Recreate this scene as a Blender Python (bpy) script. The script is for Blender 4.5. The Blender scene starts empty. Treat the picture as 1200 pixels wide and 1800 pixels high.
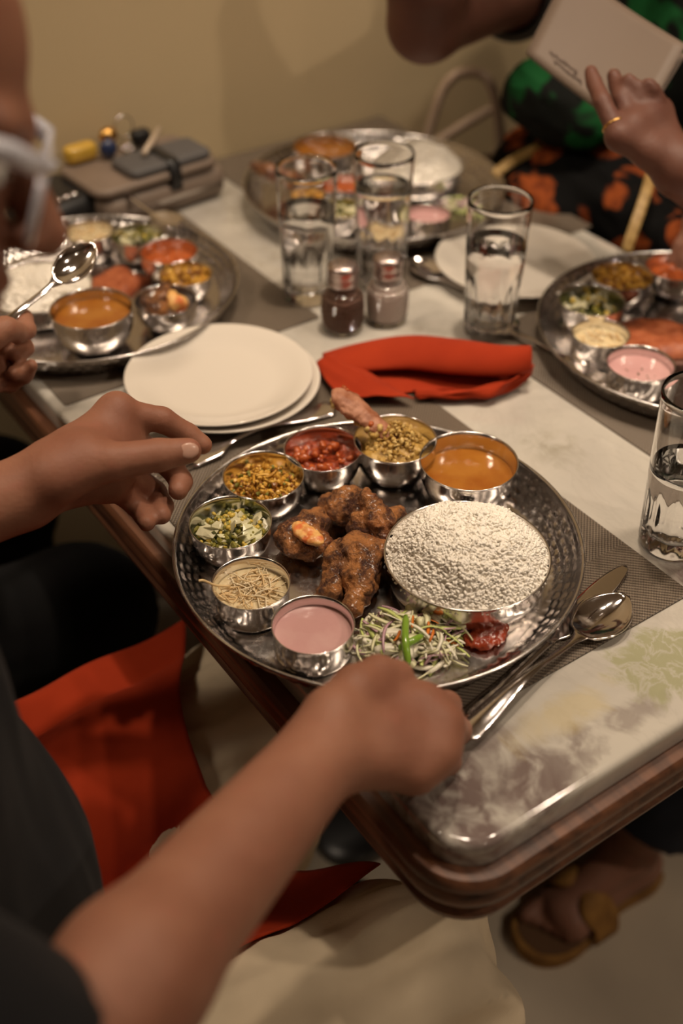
import bpy, bmesh, math, random
import numpy as np
from mathutils import Vector, Matrix
random.seed(7); rng = np.random.default_rng(7)
SC = bpy.context.scene; COL = SC.collection
PI = math.pi
# ------------------------------------------------------------------ camera
FPX = 2060.0; PITCH, ROLL, YAW = [math.radians(a) for a in (39.4, 0.2, 35.0)]
CAM = np.array([0.0, 0.0, 1.41])
def _axes():
    cy, sy = math.cos(YAW), math.sin(YAW)
    f0 = np.array([sy, cy, 0]); r = np.array([cy, -sy, 0]); u = np.array([0, 0, 1.0])
    fw = f0*math.cos(PITCH) - u*math.sin(PITCH); up = u*math.cos(PITCH) + f0*math.sin(PITCH)
    return r*math.cos(ROLL)+up*math.sin(ROLL), -r*math.sin(ROLL)+up*math.cos(ROLL), fw
RT, UP, FW = _axes()
cd = bpy.data.cameras.new('camera'); cam = bpy.data.objects.new('camera', cd); COL.objects.link(cam)
cd.sensor_fit = 'VERTICAL'; cd.sensor_height = 36; cd.sensor_width = 24; cd.lens = FPX/1800*36
cd.clip_start = 0.02
m = Matrix.Identity(4)
for i in range(3):
    m[i][0], m[i][1], m[i][2], m[i][3] = RT[i], UP[i], -FW[i], CAM[i]
cam.matrix_world = m
cd.dof.use_dof = True; cd.dof.focus_distance = 0.95; cd.dof.aperture_fstop = 2.5
SC.camera = cam
def ray(x, y): return RT*(x-600)/FPX - UP*(y-900)/FPX + FW
def P(x, y, z=0.75):                 # measured point on a horizontal plane
    d = ray(x, y); return CAM + d*(z-CAM[2])/d[2]
def D(x, y, t): return CAM + t*ray(x, y)
# ------------------------------------------------------------------ world, lamps, exposure
SC.view_settings.view_transform = 'Standard'; SC.view_settings.look = 'None'
SC.view_settings.gamma = 1; SC.view_settings.use_curve_mapping = False
SC.view_settings.exposure = 0.0
w = bpy.data.worlds.new('world'); SC.world = w; w.use_nodes = True
w.node_tree.nodes['Background'].inputs[0].default_value = (1, .72, .48, 1)
w.node_tree.nodes['Background'].inputs[1].default_value = 0.3
CEIL = 2.75
LAMPS = [(0.80, 0.80, 2.3, 66, .10), (1.15, 0.40, 2.1, 74, .10), (0.72, 0.95, 2.4, 110, .34), (1.45, 0.45, 6, 165, .12), (1.6, -1.0, 15, 150, .12), (0.4, -1.9, 3.5, 150, .12), (-0.75, 1.0, 12.5, 160, .34)]   # x, y, watts, beam spread, size; last one added to brighten the wall
def lamp(x, y, power, spread, size=0.1):
    l = bpy.data.lights.new('downlight_lamp', 'AREA'); l.shape = 'DISK'; l.size = size
    l.energy = power; l.spread = math.radians(spread); l.color = (1.0, 0.81, 0.62)
    o = bpy.data.objects.new('downlight_lamp', l); COL.objects.link(o); o.location = (x, y, CEIL-0.03)
    return o
# ------------------------------------------------------------------ helpers: noise, meshes, tags
def _hash(i, j, k, s):
    n = (i*374761393 + j*668265263 + k*2147483647 + s*1274126177) & 0xffffffff
    n = ((n ^ (n >> 13)) * 1274126177) & 0xffffffff
    return ((n ^ (n >> 16)) & 0xffff)/65535.0*2-1
def vnoise(p, s=0):
    p = np.asarray(p, float); f = np.floor(p); t = p-f; t = t*t*(3-2*t); f = f.astype(np.int64)
    r = 0
    for a in (0, 1):
        wa = t[..., 0] if a else 1-t[..., 0]
        for b in (0, 1):
            wb = t[..., 1] if b else 1-t[..., 1]
            for c in (0, 1):
                wc = t[..., 2] if c else 1-t[..., 2]
                r = r + wa*wb*wc*_hash(f[..., 0]+a, f[..., 1]+b, f[..., 2]+c, s)
    return r
def fbm(p, sc, o=3, s=0):
    r = 0; a = 1.0
    for i in range(o):
        r = r + a*vnoise(np.asarray(p)*sc*(2.03**i)+17.3*i, s+i); a *= .5
    return r
def ob(name, V, F, mat, parent=None, smooth=True, mi=None, loc=None, autos=None, fixn=True):
    me = bpy.data.meshes.new(name)
    if isinstance(V, np.ndarray): V = V.tolist()
    if isinstance(F, np.ndarray): F = F.tolist()
    me.from_pydata(V, [], F)
    mats = mat if isinstance(mat, (list, tuple)) else [mat]
    for m_ in mats: me.materials.append(m_)
    if smooth: me.polygons.foreach_set('use_smooth', [True]*len(me.polygons))
    if mi is not None: me.polygons.foreach_set('material_index', list(mi))
    if fixn:
        bm_ = bmesh.new(); bm_.from_mesh(me); bmesh.ops.recalc_face_normals(bm_, faces=bm_.faces); bm_.to_mesh(me); bm_.free()
    me.update()
    if autos and hasattr(me, 'set_sharp_from_angle'): me.set_sharp_from_angle(angle=math.radians(autos))
    o = bpy.data.objects.new(name, me); COL.objects.link(o)
    if parent is not None: o.parent = parent
    if loc is not None: o.location = loc
    return o
def tag(o, label=None, cat=None, group=None, kind=None):
    if label: o['label'] = label
    if cat: o['category'] = cat
    if group: o['group'] = group
    if kind: o['kind'] = kind
    return o
def thing(name, label, cat, loc=(0, 0, 0), rz=0, group=None):
    o = bpy.data.objects.new(name, None); COL.objects.link(o); o.location = tuple(loc); o.rotation_euler = (0, 0, rz)
    o.empty_display_size = .02
    return tag(o, label, cat, group)
def dup(src, loc, rz=0, label=None, scale=None, group=None):
    r = src.copy(); COL.objects.link(r); r.location = tuple(loc); r.rotation_euler = (0, 0, rz)
    if label: r['label'] = label
    if group: r['group'] = group
    if scale: r.scale = scale
    for ch in list(src.children):
        c = ch.copy(); COL.objects.link(c); c.parent = r
        for g in list(ch.children):
            d = g.copy(); COL.objects.link(d); d.parent = c
    return r
def join(*parts):                       # parts: (V,F)
    V = []; F = []; n = 0
    for v, f in parts:
        v = [tuple(a) for a in v]; V += v; F += [tuple(i+n for i in q) for q in f]; n += len(v)
    return V, F
def box(cx, cy, cz, sx, sy, sz, b=0.0):
    x, y, z = sx/2, sy/2, sz/2
    if b <= 0:
        V = [(cx+i*x, cy+j*y, cz+k*z) for k in (-1, 1) for j in (-1, 1) for i in (-1, 1)]
        return V, [(0, 2, 3, 1), (4, 5, 7, 6), (0, 1, 5, 4), (1, 3, 7, 5), (3, 2, 6, 7), (2, 0, 4, 6)]
    b = min(b, x*.95, y*.95, z*.95)
    return rrect(cx, cy, cz, sx, sy, sz, min(x, y)*.3 if b > min(x, y)*.3 else b, b)
def rr_outline(sx, sy, r, n=8):
    pts = []
    for (qx, qy, a0) in ((sx/2-r, sy/2-r, 0), (-sx/2+r, sy/2-r, 90), (-sx/2+r, -sy/2+r, 180), (sx/2-r, -sy/2+r, 270)):
        for i in range(n+1):
            a = math.radians(a0+90*i/n); pts.append((qx+r*math.cos(a), qy+r*math.sin(a), math.cos(a), math.sin(a)))
    return pts
def rprof(cx, cy, sx, sy, r, prof, n=8, cap=True):      # prof: list of (outset, z)
    o = rr_outline(sx, sy, r, n); N = len(o); V = []; F = []
    for off, z in prof: V += [(cx+p[0]+p[2]*off, cy+p[1]+p[3]*off, z) for p in o]
    for k in range(len(prof)-1):
        for i in range(N):
            j = (i+1) % N; F.append((k*N+i, k*N+j, (k+1)*N+j, (k+1)*N+i))
    if cap:
        F.append(tuple(range(N-1, -1, -1))); F.append(tuple((len(prof)-1)*N+i for i in range(N)))
    return V, F
def rrect(cx, cy, cz, sx, sy, sz, r, b, n=6):
    pr = []
    for i in range(5):
        a = -90+90*i/4; pr.append((-b+b*math.cos(math.radians(a)), cz-sz/2+b+b*math.sin(math.radians(a))))
    for i in range(5):
        a = 90*i/4; pr.append((-b+b*math.cos(math.radians(a)), cz+sz/2-b+b*math.sin(math.radians(a))))
    r = max(r, b+1e-4)
    return rprof(cx, cy, sx, sy, r, pr, n)
def lathe(prof, seg=64, fn=None, closed=False):
    V = []; F = []; n = len(prof)
    for i in range(seg):
        a = 2*PI*i/seg; c, s = math.cos(a), math.sin(a)
        for k, (r, z) in enumerate(prof):
            if fn: r, z = fn(a, k, r, z)
            V.append((r*c, r*s, z))
    for i in range(seg):
        j = (i+1) % seg
        for k in range(n-1): F.append((i*n+k, j*n+k, j*n+k+1, i*n+k+1))
        if closed: F.append((i*n+n-1, j*n+n-1, j*n, i*n))
    return V, F
def tube(pts, rad, seg=8, cap=True, closed=False):
    pts = [np.array(p, float) for p in pts]; n = len(pts); V = []; F = []
    rads = rad if hasattr(rad, '__len__') else [rad]*n
    up = None
    for i, p in enumerate(pts):
        if closed: t = pts[(i+1) % n]-pts[i-1]
        else: t = pts[min(i+1, n-1)]-pts[max(i-1, 0)]
        t = t/(np.linalg.norm(t)+1e-12)
        if up is None: up = np.cross(t, [0.3, .5, .81])
        up = up-t*np.dot(up, t); up /= (np.linalg.norm(up)+1e-12); b = np.cross(t, up)
        for k in range(seg):
            a = 2*PI*k/seg; V.append(tuple(p+rads[i]*(math.cos(a)*up+math.sin(a)*b)))
    for i in range(n if closed else n-1):
        j = (i+1) % n
        for k in range(seg):
            l = (k+1) % seg; F.append((i*seg+k, i*seg+l, j*seg+l, j*seg+k))
    if cap and not closed: F.append(tuple(range(seg-1, -1, -1))); F.append(tuple((n-1)*seg+k for k in range(seg)))
    return V, F
def spline(pts, n=8):
    pts = [np.array(p, float) for p in pts]; P_ = [2*pts[0]-pts[1]]+pts+[2*pts[-1]-pts[-2]]; out = []
    for i in range(1, len(P_)-2):
        for k in range(n):
            t = k/n; a, b, c, d = P_[i-1], P_[i], P_[i+1], P_[i+2]
            out.append(.5*((2*b)+(-a+c)*t+(2*a-5*b+4*c-d)*t*t+(-a+3*b-3*c+d)*t**3))
    out.append(P_[-2]); return out
def grid(fn, nu, nv, thick=0.0, down=None):     # sheet; thick>0 closes it into a solid
    A = np.array([[fn(i/nu, j/nv) for j in range(nv+1)] for i in range(nu+1)], float)
    V = A.reshape(-1, 3); id_ = lambda i, j: i*(nv+1)+j
    F = [(id_(i, j), id_(i+1, j), id_(i+1, j+1), id_(i, j+1)) for i in range(nu) for j in range(nv)]
    if thick > 0:
        du = np.gradient(A, axis=0); dv = np.gradient(A, axis=1); N = np.cross(du, dv)
        N /= (np.linalg.norm(N, axis=2, keepdims=True)+1e-12)
        B = (A-N*thick).reshape(-1, 3); o = len(V); V = np.vstack([V, B])
        F += [(o+id_(i, j+1), o+id_(i+1, j+1), o+id_(i+1, j), o+id_(i, j)) for i in range(nu) for j in range(nv)]
        bd = [id_(i, 0) for i in range(nu)]+[id_(nu, j) for j in range(nv)]+[id_(i, nv) for i in range(nu, 0, -1)]+[id_(0, j) for j in range(nv, 0, -1)]
        for k in range(len(bd)): a, b = bd[k], bd[(k+1) % len(bd)]; F.append((b, a, o+a, o+b))
    return V, F
def xf(VF, M): V, F = VF; return [tuple(M @ Vector(v)) for v in V], F
# ------------------------------------------------------------------ helpers: signed distance bodies (surface nets)
def unit(v): v = np.array(v, float); return v/np.linalg.norm(v)
def frame(f, u=(0, 0, 1)):               # columns forward, left, up
    f = unit(f); l = unit(np.cross(u, f)); return np.column_stack([f, l, np.cross(f, l)])
def C_(a, b, ra, rb=None): return ('c', np.array(a, float), np.array(b, float), ra, ra if rb is None else rb)
def E_(c, r, R=None): return ('e', np.array(c, float), np.array(r, float), np.eye(3) if R is None else R)
def _ext(p):
    if p[0] in 'c': r = max(p[3], p[4]); return np.minimum(p[1], p[2])-r, np.maximum(p[1], p[2])+r
    r = max(p[2]); return p[1]-r, p[1]+r
def _dist(p, X, Y, Z):
    if p[0] == 'c':
        a, b, ra, rb = p[1:]; ab = b-a; L2 = ab@ab+1e-12
        px, py, pz = X-a[0], Y-a[1], Z-a[2]
        t = np.clip((px*ab[0]+py*ab[1]+pz*ab[2])/L2, 0, 1)
        return np.sqrt((px-t*ab[0])**2+(py-t*ab[1])**2+(pz-t*ab[2])**2)-(ra+(rb-ra)*t)
    c, r, R = p[1:]; px, py, pz = X-c[0], Y-c[1], Z-c[2]
    q = [(px*R[0, i]+py*R[1, i]+pz*R[2, i]) for i in range(3)]
    k0 = np.sqrt(sum((q[i]/r[i])**2 for i in range(3)))+1e-9; k1 = np.sqrt(sum((q[i]/r[i]**2)**2 for i in range(3)))+1e-9
    return k0*(k0-1)/k1
def sdf(groups, h, sub=(), k_sub=.004):
    # groups: list of (prims, k_inside, k_join, cuts) ; cuts: list of (point, normal) keeping the side behind the normal
    lo = np.min([_ext(p)[0] for g in groups for p in g[0]], axis=0)-3*h-.006
    hi = np.max([_ext(p)[1] for g in groups for p in g[0]], axis=0)+3*h+.006
    n = np.ceil((hi-lo)/h).astype(int)+1
    ax = [(lo[i]+h*np.arange(n[i])).astype(np.float32) for i in range(3)]
    T = np.full(n, 1.0, np.float32)
    def window(a, b):
        i0 = np.maximum(((a-lo)/h).astype(int)-1, 0); i1 = np.minimum(((b-lo)/h).astype(int)+2, n); return i0, i1
    for g in groups:
        prims, ki, kj = g[0], g[1], g[2]; cuts = g[3] if len(g) > 3 else []
        m = max(ki, kj)+3*h
        a = np.min([_ext(p)[0] for p in prims], axis=0)-m; b = np.max([_ext(p)[1] for p in prims], axis=0)+m
        i0, i1 = window(a, b)
        xs = [ax[i][i0[i]:i1[i]] for i in range(3)]
        G = np.full([len(x) for x in xs], 1.0, np.float32)
        for p in prims:
            pa, pb = _ext(p); pm = ki+3*h
            s0 = [np.searchsorted(xs[i], pa[i]-pm) for i in range(3)]; s1 = [np.searchsorted(xs[i], pb[i]+pm) for i in range(3)]
            X = xs[0][s0[0]:s1[0], None, None]; Y = xs[1][None, s0[1]:s1[1], None]; Z = xs[2][None, None, s0[2]:s1[2]]
            if X.size == 0 or Y.size == 0 or Z.size == 0: continue
            d = _dist(p, X, Y, Z); sl = (slice(s0[0], s1[0]), slice(s0[1], s1[1]), slice(s0[2], s1[2]))
            o = G[sl]; hh = np.clip(.5+.5*(o-d)/max(ki, 1e-5), 0, 1); G[sl] = o+(d-o)*hh-ki*hh*(1-hh)
        for cp, cn in cuts:
            cn = unit(cn); pl = (xs[0][:, None, None]-cp[0])*cn[0]+(xs[1][None, :, None]-cp[1])*cn[1]+(xs[2][None, None, :]-cp[2])*cn[2]
            G = np.maximum(G, pl)
        sl = tuple(slice(i0[i], i1[i]) for i in range(3)); o = T[sl]
        hh = np.clip(.5+.5*(o-G)/max(kj, 1e-5), 0, 1); T[sl] = o+(G-o)*hh-kj*hh*(1-hh)
    for p in sub:
        pa, pb = _ext(p); i0, i1 = window(pa-k_sub-2*h, pb+k_sub+2*h)
        sl = tuple(slice(i0[i], i1[i]) for i in range(3))
        d = -_dist(p, ax[0][i0[0]:i1[0], None, None], ax[1][None, i0[1]:i1[1], None], ax[2][None, None, i0[2]:i1[2]])
        o = T[sl]; hh = np.clip(.5-.5*(o-d)/k_sub, 0, 1); T[sl] = o+(d-o)*hh+k_sub*hh*(1-hh)
    # surface nets
    S = T < 0
    nx, ny, nz = T.shape
    cnt = np.zeros((nx-1, ny-1, nz-1), np.int8); acc = np.zeros((nx-1, ny-1, nz-1, 3), np.float32)
    for axis in range(3):
        a = [slice(None)]*3; b = [slice(None)]*3; a[axis] = slice(0, -1); b[axis] = slice(1, None)
        A, B = T[tuple(a)], T[tuple(b)]; cr = (A < 0) != (B < 0)
        t = np.where(cr, A/np.where(cr, A-B, 1), 0)
        o1, o2 = [q for q in range(3) if q != axis]
        for d1 in (0, 1):
            for d2 in (0, 1):
                s = [slice(None)]*3
                s[o1] = slice(d1, T.shape[o1]-1+d1); s[o2] = slice(d2, T.shape[o2]-1+d2)
                c = cr[tuple(s)]; tt = t[tuple(s)]
                cnt += c; acc[..., axis] += np.where(c, tt, 0); acc[..., o1] += c*d1; acc[..., o2] += c*d2
    act = cnt > 0; idx = -np.ones(act.shape, np.int64); ii = np.argwhere(act); idx[act] = np.arange(len(ii))
    V = (ii+acc[act]/cnt[act][:, None])*h+lo
    F = []
    for axis in range(3):
        o1, o2 = (axis+1) % 3, (axis+2) % 3
        a = [slice(1, -1)]*3; a[axis] = slice(0, -1); b = list(a); b[axis] = slice(1, None)
        A, B = S[tuple(a)], S[tuple(b)]
        e = np.argwhere(A != B); fl = A[A != B]
        off = np.ones(3, int); off[axis] = 0; e = e+off
        def at(d1, d2):
            q = e.copy(); q[:, o1] -= d1; q[:, o2] -= d2; return idx[q[:, 0], q[:, 1], q[:, 2]]
        Q = np.stack([at(1, 1), at(0, 1), at(0, 0), at(1, 0)], 1)
        Q[~fl] = Q[~fl][:, ::-1]; F.append(Q)
    return V.astype(float), np.vstack(F)
def relax(V, F, it=2, lam=.5):
    n = len(V)
    E = np.vstack([F[:, [0, 1]], F[:, [1, 2]], F[:, [2, 3]], F[:, [3, 0]]]); E = np.vstack([E, E[:, ::-1]])
    deg = np.bincount(E[:, 0], minlength=n)[:, None]+1e-9
    for _ in range(it):
        S = np.stack([np.bincount(E[:, 0], V[E[:, 1], i], n) for i in range(3)], 1); V = V+lam*(S/deg-V)
    return V
def vnormals(V, F):
    nn = np.cross(V[F[:, 2]]-V[F[:, 0]], V[F[:, 3]]-V[F[:, 1]]); N = np.zeros_like(V)
    for k in range(4):
        for i in range(3): N[:, i] += np.bincount(F[:, k], nn[:, i], len(V))
    return N/(np.linalg.norm(N, axis=1, keepdims=True)+1e-12)
def nets(groups, h, it=2, disp=None, sub=(), k_sub=.004):
    V, F = sdf(groups, h, sub, k_sub); V = relax(V, F, it)
    if disp is not None: V = V+vnormals(V, F)*disp(V)[:, None]
    return V, F
def npjoin(parts):
    V = []; F = []; n = 0
    for v, f in parts: V.append(v); F.append(f+n); n += len(v)
    return np.vstack(V), np.vstack(F)
# ------------------------------------------------------------------ materials
def mat(name, col=(.8, .8, .8), rough=.5, metal=0, noise=None, bump=None, spec=None, **kw):
    """noise=(scale, colour2, contrast lo, hi) mixes a second colour; bump=(scale, strength, distance)"""
    m_ = bpy.data.materials.new(name); m_.use_nodes = True; nt = m_.node_tree; b = nt.nodes['Principled BSDF']
    b.inputs['Base Color'].default_value = (*col, 1); b.inputs['Roughness'].default_value = rough; b.inputs['Metallic'].default_value = metal
    for k, v in kw.items(): b.inputs[k.replace('_', ' ')].default_value = v
    if spec is not None: b.inputs['Specular IOR Level'].default_value = spec
    if noise or bump: tc = nt.nodes.new('ShaderNodeTexCoord')
    if noise:
        n = nt.nodes.new('ShaderNodeTexNoise'); n.inputs['Scale'].default_value = noise[0]; n.inputs['Detail'].default_value = 5
        nt.links.new(tc.outputs['Object'], n.inputs['Vector'])
        r = nt.nodes.new('ShaderNodeMapRange'); r.inputs[1].default_value = noise[2]; r.inputs[2].default_value = noise[3]
        nt.links.new(n.outputs['Fac'], r.inputs[0])
        mx = nt.nodes.new('ShaderNodeMixRGB'); mx.inputs[1].default_value = (*col, 1); mx.inputs[2].default_value = (*noise[1], 1)
        nt.links.new(r.outputs[0], mx.inputs[0]); nt.links.new(mx.outputs[0], b.inputs['Base Color'])
    if bump:
        n = nt.nodes.new('ShaderNodeTexNoise'); n.inputs['Scale'].default_value = bump[0]; n.inputs['Detail'].default_value = 4
        nt.links.new(tc.outputs['Object'], n.inputs['Vector'])
        bp = nt.nodes.new('ShaderNodeBump'); bp.inputs['Strength'].default_value = bump[1]; bp.inputs['Distance'].default_value = bump[2]
        nt.links.new(n.outputs['Fac'], bp.inputs['Height']); nt.links.new(bp.outputs[0], b.inputs['Normal'])
    return m_
class NB:                                # tiny node builder
    def __init__(s, m_): s.nt = m_.node_tree; s.b = s.nt.nodes['Principled BSDF']
    def n(s, t, **kw):
        q = s.nt.nodes.new(t)
        for k, v in kw.items(): setattr(q, k, v)
        return q
    def l(s, a, b): s.nt.links.new(a, b)
    def _in(s, sock, v):
        if isinstance(v, (int, float)): sock.default_value = v
        elif isinstance(v, tuple): sock.default_value = (*v, 1) if len(v) == 3 and len(sock.default_value) == 4 else v
        else: s.l(v, sock)
    def m(s, op, a, b=0.0):
        q = s.n('ShaderNodeMath', operation=op); s._in(q.inputs[0], a); s._in(q.inputs[1], b); return q.outputs[0]
    def mix(s, f, a, b):
        q = s.n('ShaderNodeMixRGB'); s._in(q.inputs[0], f); s._in(q.inputs[1], a); s._in(q.inputs[2], b); return q.outputs[0]
    def rng(s, v, a, b, c=0.0, d=1.0):
        q = s.n('ShaderNodeMapRange'); s._in(q.inputs[0], v)
        for i, x in enumerate((a, b, c, d)): q.inputs[i+1].default_value = x
        return q.outputs[0]
    def noise(s, vec, scale, detail=4, rough=.5, dist=0):
        q = s.n('ShaderNodeTexNoise'); q.inputs['Scale'].default_value = scale; q.inputs['Detail'].default_value = detail
        q.inputs['Roughness'].default_value = rough; q.inputs['Distortion'].default_value = dist; s.l(vec, q.inputs['Vector']); return q.outputs['Fac']
    def obj(s): return s.n('ShaderNodeTexCoord').outputs['Object']
    def sep(s, v): q = s.n('ShaderNodeSeparateXYZ'); s.l(v, q.inputs[0]); return q.outputs
    def bump(s, h, st, di):
        q = s.n('ShaderNodeBump'); q.inputs['Strength'].default_value = st; q.inputs['Distance'].default_value = di; s.l(h, q.inputs['Height']); s.l(q.outputs[0], s.b.inputs['Normal'])
    def map(s, v, scale=(1, 1, 1), rot=(0, 0, 0)):
        q = s.n('ShaderNodeMapping'); q.inputs['Scale'].default_value = scale; q.inputs['Rotation'].default_value = rot; s.l(v, q.inputs[0]); return q.outputs[0]

def marble_mat():
    m_ = mat('marble', (.7, .64, .55), .1); b = NB(m_); o = b.obj(); x, y, z = b.sep(o)
    n1 = b.noise(o, 7, 7, .6, 1.6); n2 = b.noise(b.map(o, (1, .55, 1), (0, 0, .6)), 16, 8, .62, 2.2); n3 = b.noise(o, 45, 5, .6, .8)
    c = b.mix(b.rng(n1, .35, .7), (.57, .535, .47), (.46, .43, .385))
    vein = b.rng(b.m('ABSOLUTE', b.m('SUBTRACT', n2, .5)), 0.0, .035, 1, 0)
    c = b.mix(b.m('MULTIPLY', vein, .16), c, (.34, .30, .26))
    def blot(cx, cy, rx, ry, soft=.5):
        dx = b.m('DIVIDE', b.m('SUBTRACT', x, cx), rx); dy = b.m('DIVIDE', b.m('SUBTRACT', y, cy), ry)
        d = b.m('SQRT', b.m('ADD', b.m('MULTIPLY', dx, dx), b.m('MULTIPLY', dy, dy)))
        d = b.m('ADD', d, b.m('MULTIPLY', b.m('SUBTRACT', n2, .5), 2.2)); return b.rng(d, 1.0, 1.0-soft)
    # dark brown violet clouding, near corner
    for (cx, cy, rx, ry, s_) in ((.345, .36, .075, .065, .95), (.41, .345, .07, .03, .75), (.645, .37, .045, .038, .95), (.66, .42, .03, .03, .9), (.40, .385, .04, .012, .6), (.50, .345, .05, .015, .5)):
        k = b.m('MULTIPLY', b.m('MULTIPLY', blot(cx, cy, rx, ry, .6), b.rng(n3, .30, .52)), s_); c = b.mix(k, c, (.16, .115, .105))
    k = b.m('MULTIPLY', blot(.56, .365, .05, .038, .3), b.rng(b.m('ABSOLUTE', b.m('SUBTRACT', n3, .5)), .0, .05, .25, .8)); c = b.mix(k, c, (.33, .33, .18))
    k = b.m('MULTIPLY', blot(.46, .375, .06, .02, .6), .45); c = b.mix(k, c, (.55, .45, .22))
    for (cx, cy, rx, ry) in ((.70, 1.22, .05, .10), (.66, 1.10, .04, .05), (.68, .62, .03, .04), (.71, .85, .03, .03)):
        k = b.m('MULTIPLY', b.m('MULTIPLY', blot(cx, cy, rx, ry, .7), b.rng(n3, .4, .62)), .6); c = b.mix(k, c, (.30, .27, .20))
    b.l(c, b.b.inputs['Base Color']); b.b.inputs['Coat Weight'].default_value = .5; b.b.inputs['Coat Roughness'].default_value = .05
    return m_
def wood_mat(name='dark_wood', a=(.13, .052, .022), c2=(.035, .014, .007), rough=.3, axis=1):
    m_ = mat(name, a, rough); b = NB(m_); o = b.obj()
    sc = [30, 30, 60]; sc[axis] = 3
    n = b.noise(b.map(o, tuple(sc)), 1.6, 6, .6, .5); c = b.mix(b.rng(n, .35, .68), c2, a)
    b.l(c, b.b.inputs['Base Color']); b.bump(n, .25, .002); b.b.inputs['Coat Weight'].default_value = .12; b.b.inputs['Coat Roughness'].default_value = .25
    return m_
def weave_mat():
    m_ = mat('woven_vinyl', (.3, .24, .18), .45); b = NB(m_); x, y, z = b.sep(b.obj()); k = 2*PI/.0036
    # end panels turn the thread direction
    end = b.m('GREATER_THAN', b.m('ABSOLUTE', y), .15)
    sx = b.m('SINE', b.m('MULTIPLY', x, k)); sy = b.m('SINE', b.m('MULTIPLY', y, k))
    chk = b.m('MULTIPLY', sx, sy)
    dg = b.m('SINE', b.m('MULTIPLY', b.m('ADD', x, y), k*.8)); st = b.m('MULTIPLY', b.m('ADD', dg, b.m('SINE', b.m('MULTIPLY', b.m('SUBTRACT', x, y), k*2))), .5)
    h = b.m('ADD', b.m('MULTIPLY', chk, b.m('SUBTRACT', 1, end)), b.m('MULTIPLY', st, end))
    big = b.noise(b.obj(), 9, 2)
    c = b.mix(b.rng(h, -.45, .45), (.055, .04, .03), b.mix(big, (.30, .24, .18), (.22, .175, .13)))
    b.l(c, b.b.inputs['Base Color']); b.bump(h, .6, .0006)
    return m_
def skin_mat(name, a, b2, blot=(.35, .12, .08)):
    m_ = mat(name, a, .55, spec=.35); b = NB(m_); o = b.obj()
    c = b.mix(b.rng(b.noise(o, 14, 4), .35, .68), a, b2); c = b.mix(b.rng(b.noise(o, 60, 3), .58, .75, 0, .35), c, blot)
    b.l(c, b.b.inputs['Base Color'])
    b.bump(b.m('ADD', b.noise(o, 260, 4, .6), b.m('MULTIPLY', b.noise(o, 45, 3), 1.5)), .25, .0015)
    b.b.inputs['Subsurface Weight'].default_value = .12; b.b.inputs['Subsurface Scale'].default_value = .01
    b.b.inputs['Subsurface Radius'].default_value = (1, .3, .15)
    return m_
def cloth_mat(name, col, col2=None, sc=900, rough=.85, wr=20):
    m_ = mat(name, col, rough, spec=.2); b = NB(m_); o = b.obj(); x, y, z = b.sep(o)
    t = b.m('MULTIPLY', b.m('SINE', b.m('MULTIPLY', x, 2*PI*sc)), b.m('SINE', b.m('MULTIPLY', y, 2*PI*sc)))
    c = b.mix(b.rng(b.noise(o, wr, 3), .3, .7), col, col2 or tuple(v*.78 for v in col)); b.l(c, b.b.inputs['Base Color'])
    b.bump(b.m('ADD', b.m('MULTIPLY', t, .3), b.noise(o, 1200, 2)), .2, .0005); b.b.inputs['Sheen Weight'].default_value = .04
    return m_
def steel_mat(name='steel', rough=.1, tint=(.72, .67, .62), scr=.18):
    m_ = mat(name, tint, rough, 1); b = NB(m_); o = b.obj()
    n = b.noise(b.map(o, (1, 1, 1)), 35, 6, .7); n2 = b.noise(o, 400, 3)
    b.l(b.rng(b.m('ADD', n, b.m('MULTIPLY', n2, .3)), .45, .9, rough, rough+scr), b.b.inputs['Roughness'])
    return m_
def glass_mat(name='glass', ior=1.47, col=(1, 1, 1), rough=0.0):
    m_ = mat(name, col, rough); b = m_.node_tree.nodes['Principled BSDF']
    b.inputs['Transmission Weight'].default_value = 1; b.inputs['IOR'].default_value = ior; return m_
M = {}
M['marble'] = marble_mat(); M['wood'] = wood_mat('dark_wood', (.19, .075, .034), (.045, .017, .009), .5); M['woodx'] = M['wood']; M['weave'] = weave_mat()
M['steel'] = steel_mat('steel', .09, (.74, .71, .69)); M['steel_tray'] = steel_mat('steel_tray', .12, (.62, .59, .57), .22); M['cutlery'] = steel_mat('cutlery_steel', .05, (.80, .76, .75), .08)
M['porc'] = mat('white_glaze', (.73, .67, .59), .12, Coat_Weight=.4)
M['glass'] = glass_mat(); M['water'] = glass_mat('water', 1.333)
M['skinA'] = skin_mat('skin_tan', (.34, .155, .095), (.25, .10, .06)); M['skinC'] = skin_mat('skin_brown', (.14, .058, .038), (.105, .042, .028), (.10, .03, .022))
M['skinD'] = skin_mat('skin_foot', (.26, .125, .085), (.21, .095, .06))
M['nail'] = mat('nail', (.55, .32, .24), .25)
M['black'] = cloth_mat('black_jersey', (.012, .012, .014)); M['khaki'] = cloth_mat('khaki_twill', (.72, .60, .43), (.62, .51, .36), 700)
M['blacktr'] = cloth_mat('black_trouser', (.006, .006, .007), (.004, .004, .004)); M['navy'] = cloth_mat('navy_denim', (.01, .013, .022))
M['red'] = cloth_mat('red_napkin', (.38, .034, .006), (.31, .025, .004), 600)
M['rice'] = mat('cooked_rice', (.97, .92, .83), .4)
M['wall'] = mat('wall_paint', (.68, .54, .33), .7, noise=(1.4, (.61, .49, .29), .3, .7), bump=(120, .08, .002))
M['floor'] = mat('floor_stone', (.56, .48, .37), .4, noise=(5, (.44, .37, .29), .3, .7))
M['ceil'] = mat('ceiling_paint', (.55, .50, .45), .8, noise=(2, (.51, .46, .41), .3, .7)); M['wall2'] = mat('taupe_wall_paint', (.27, .22, .19), .7, noise=(2, (.24, .19, .165), .3, .7))
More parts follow.
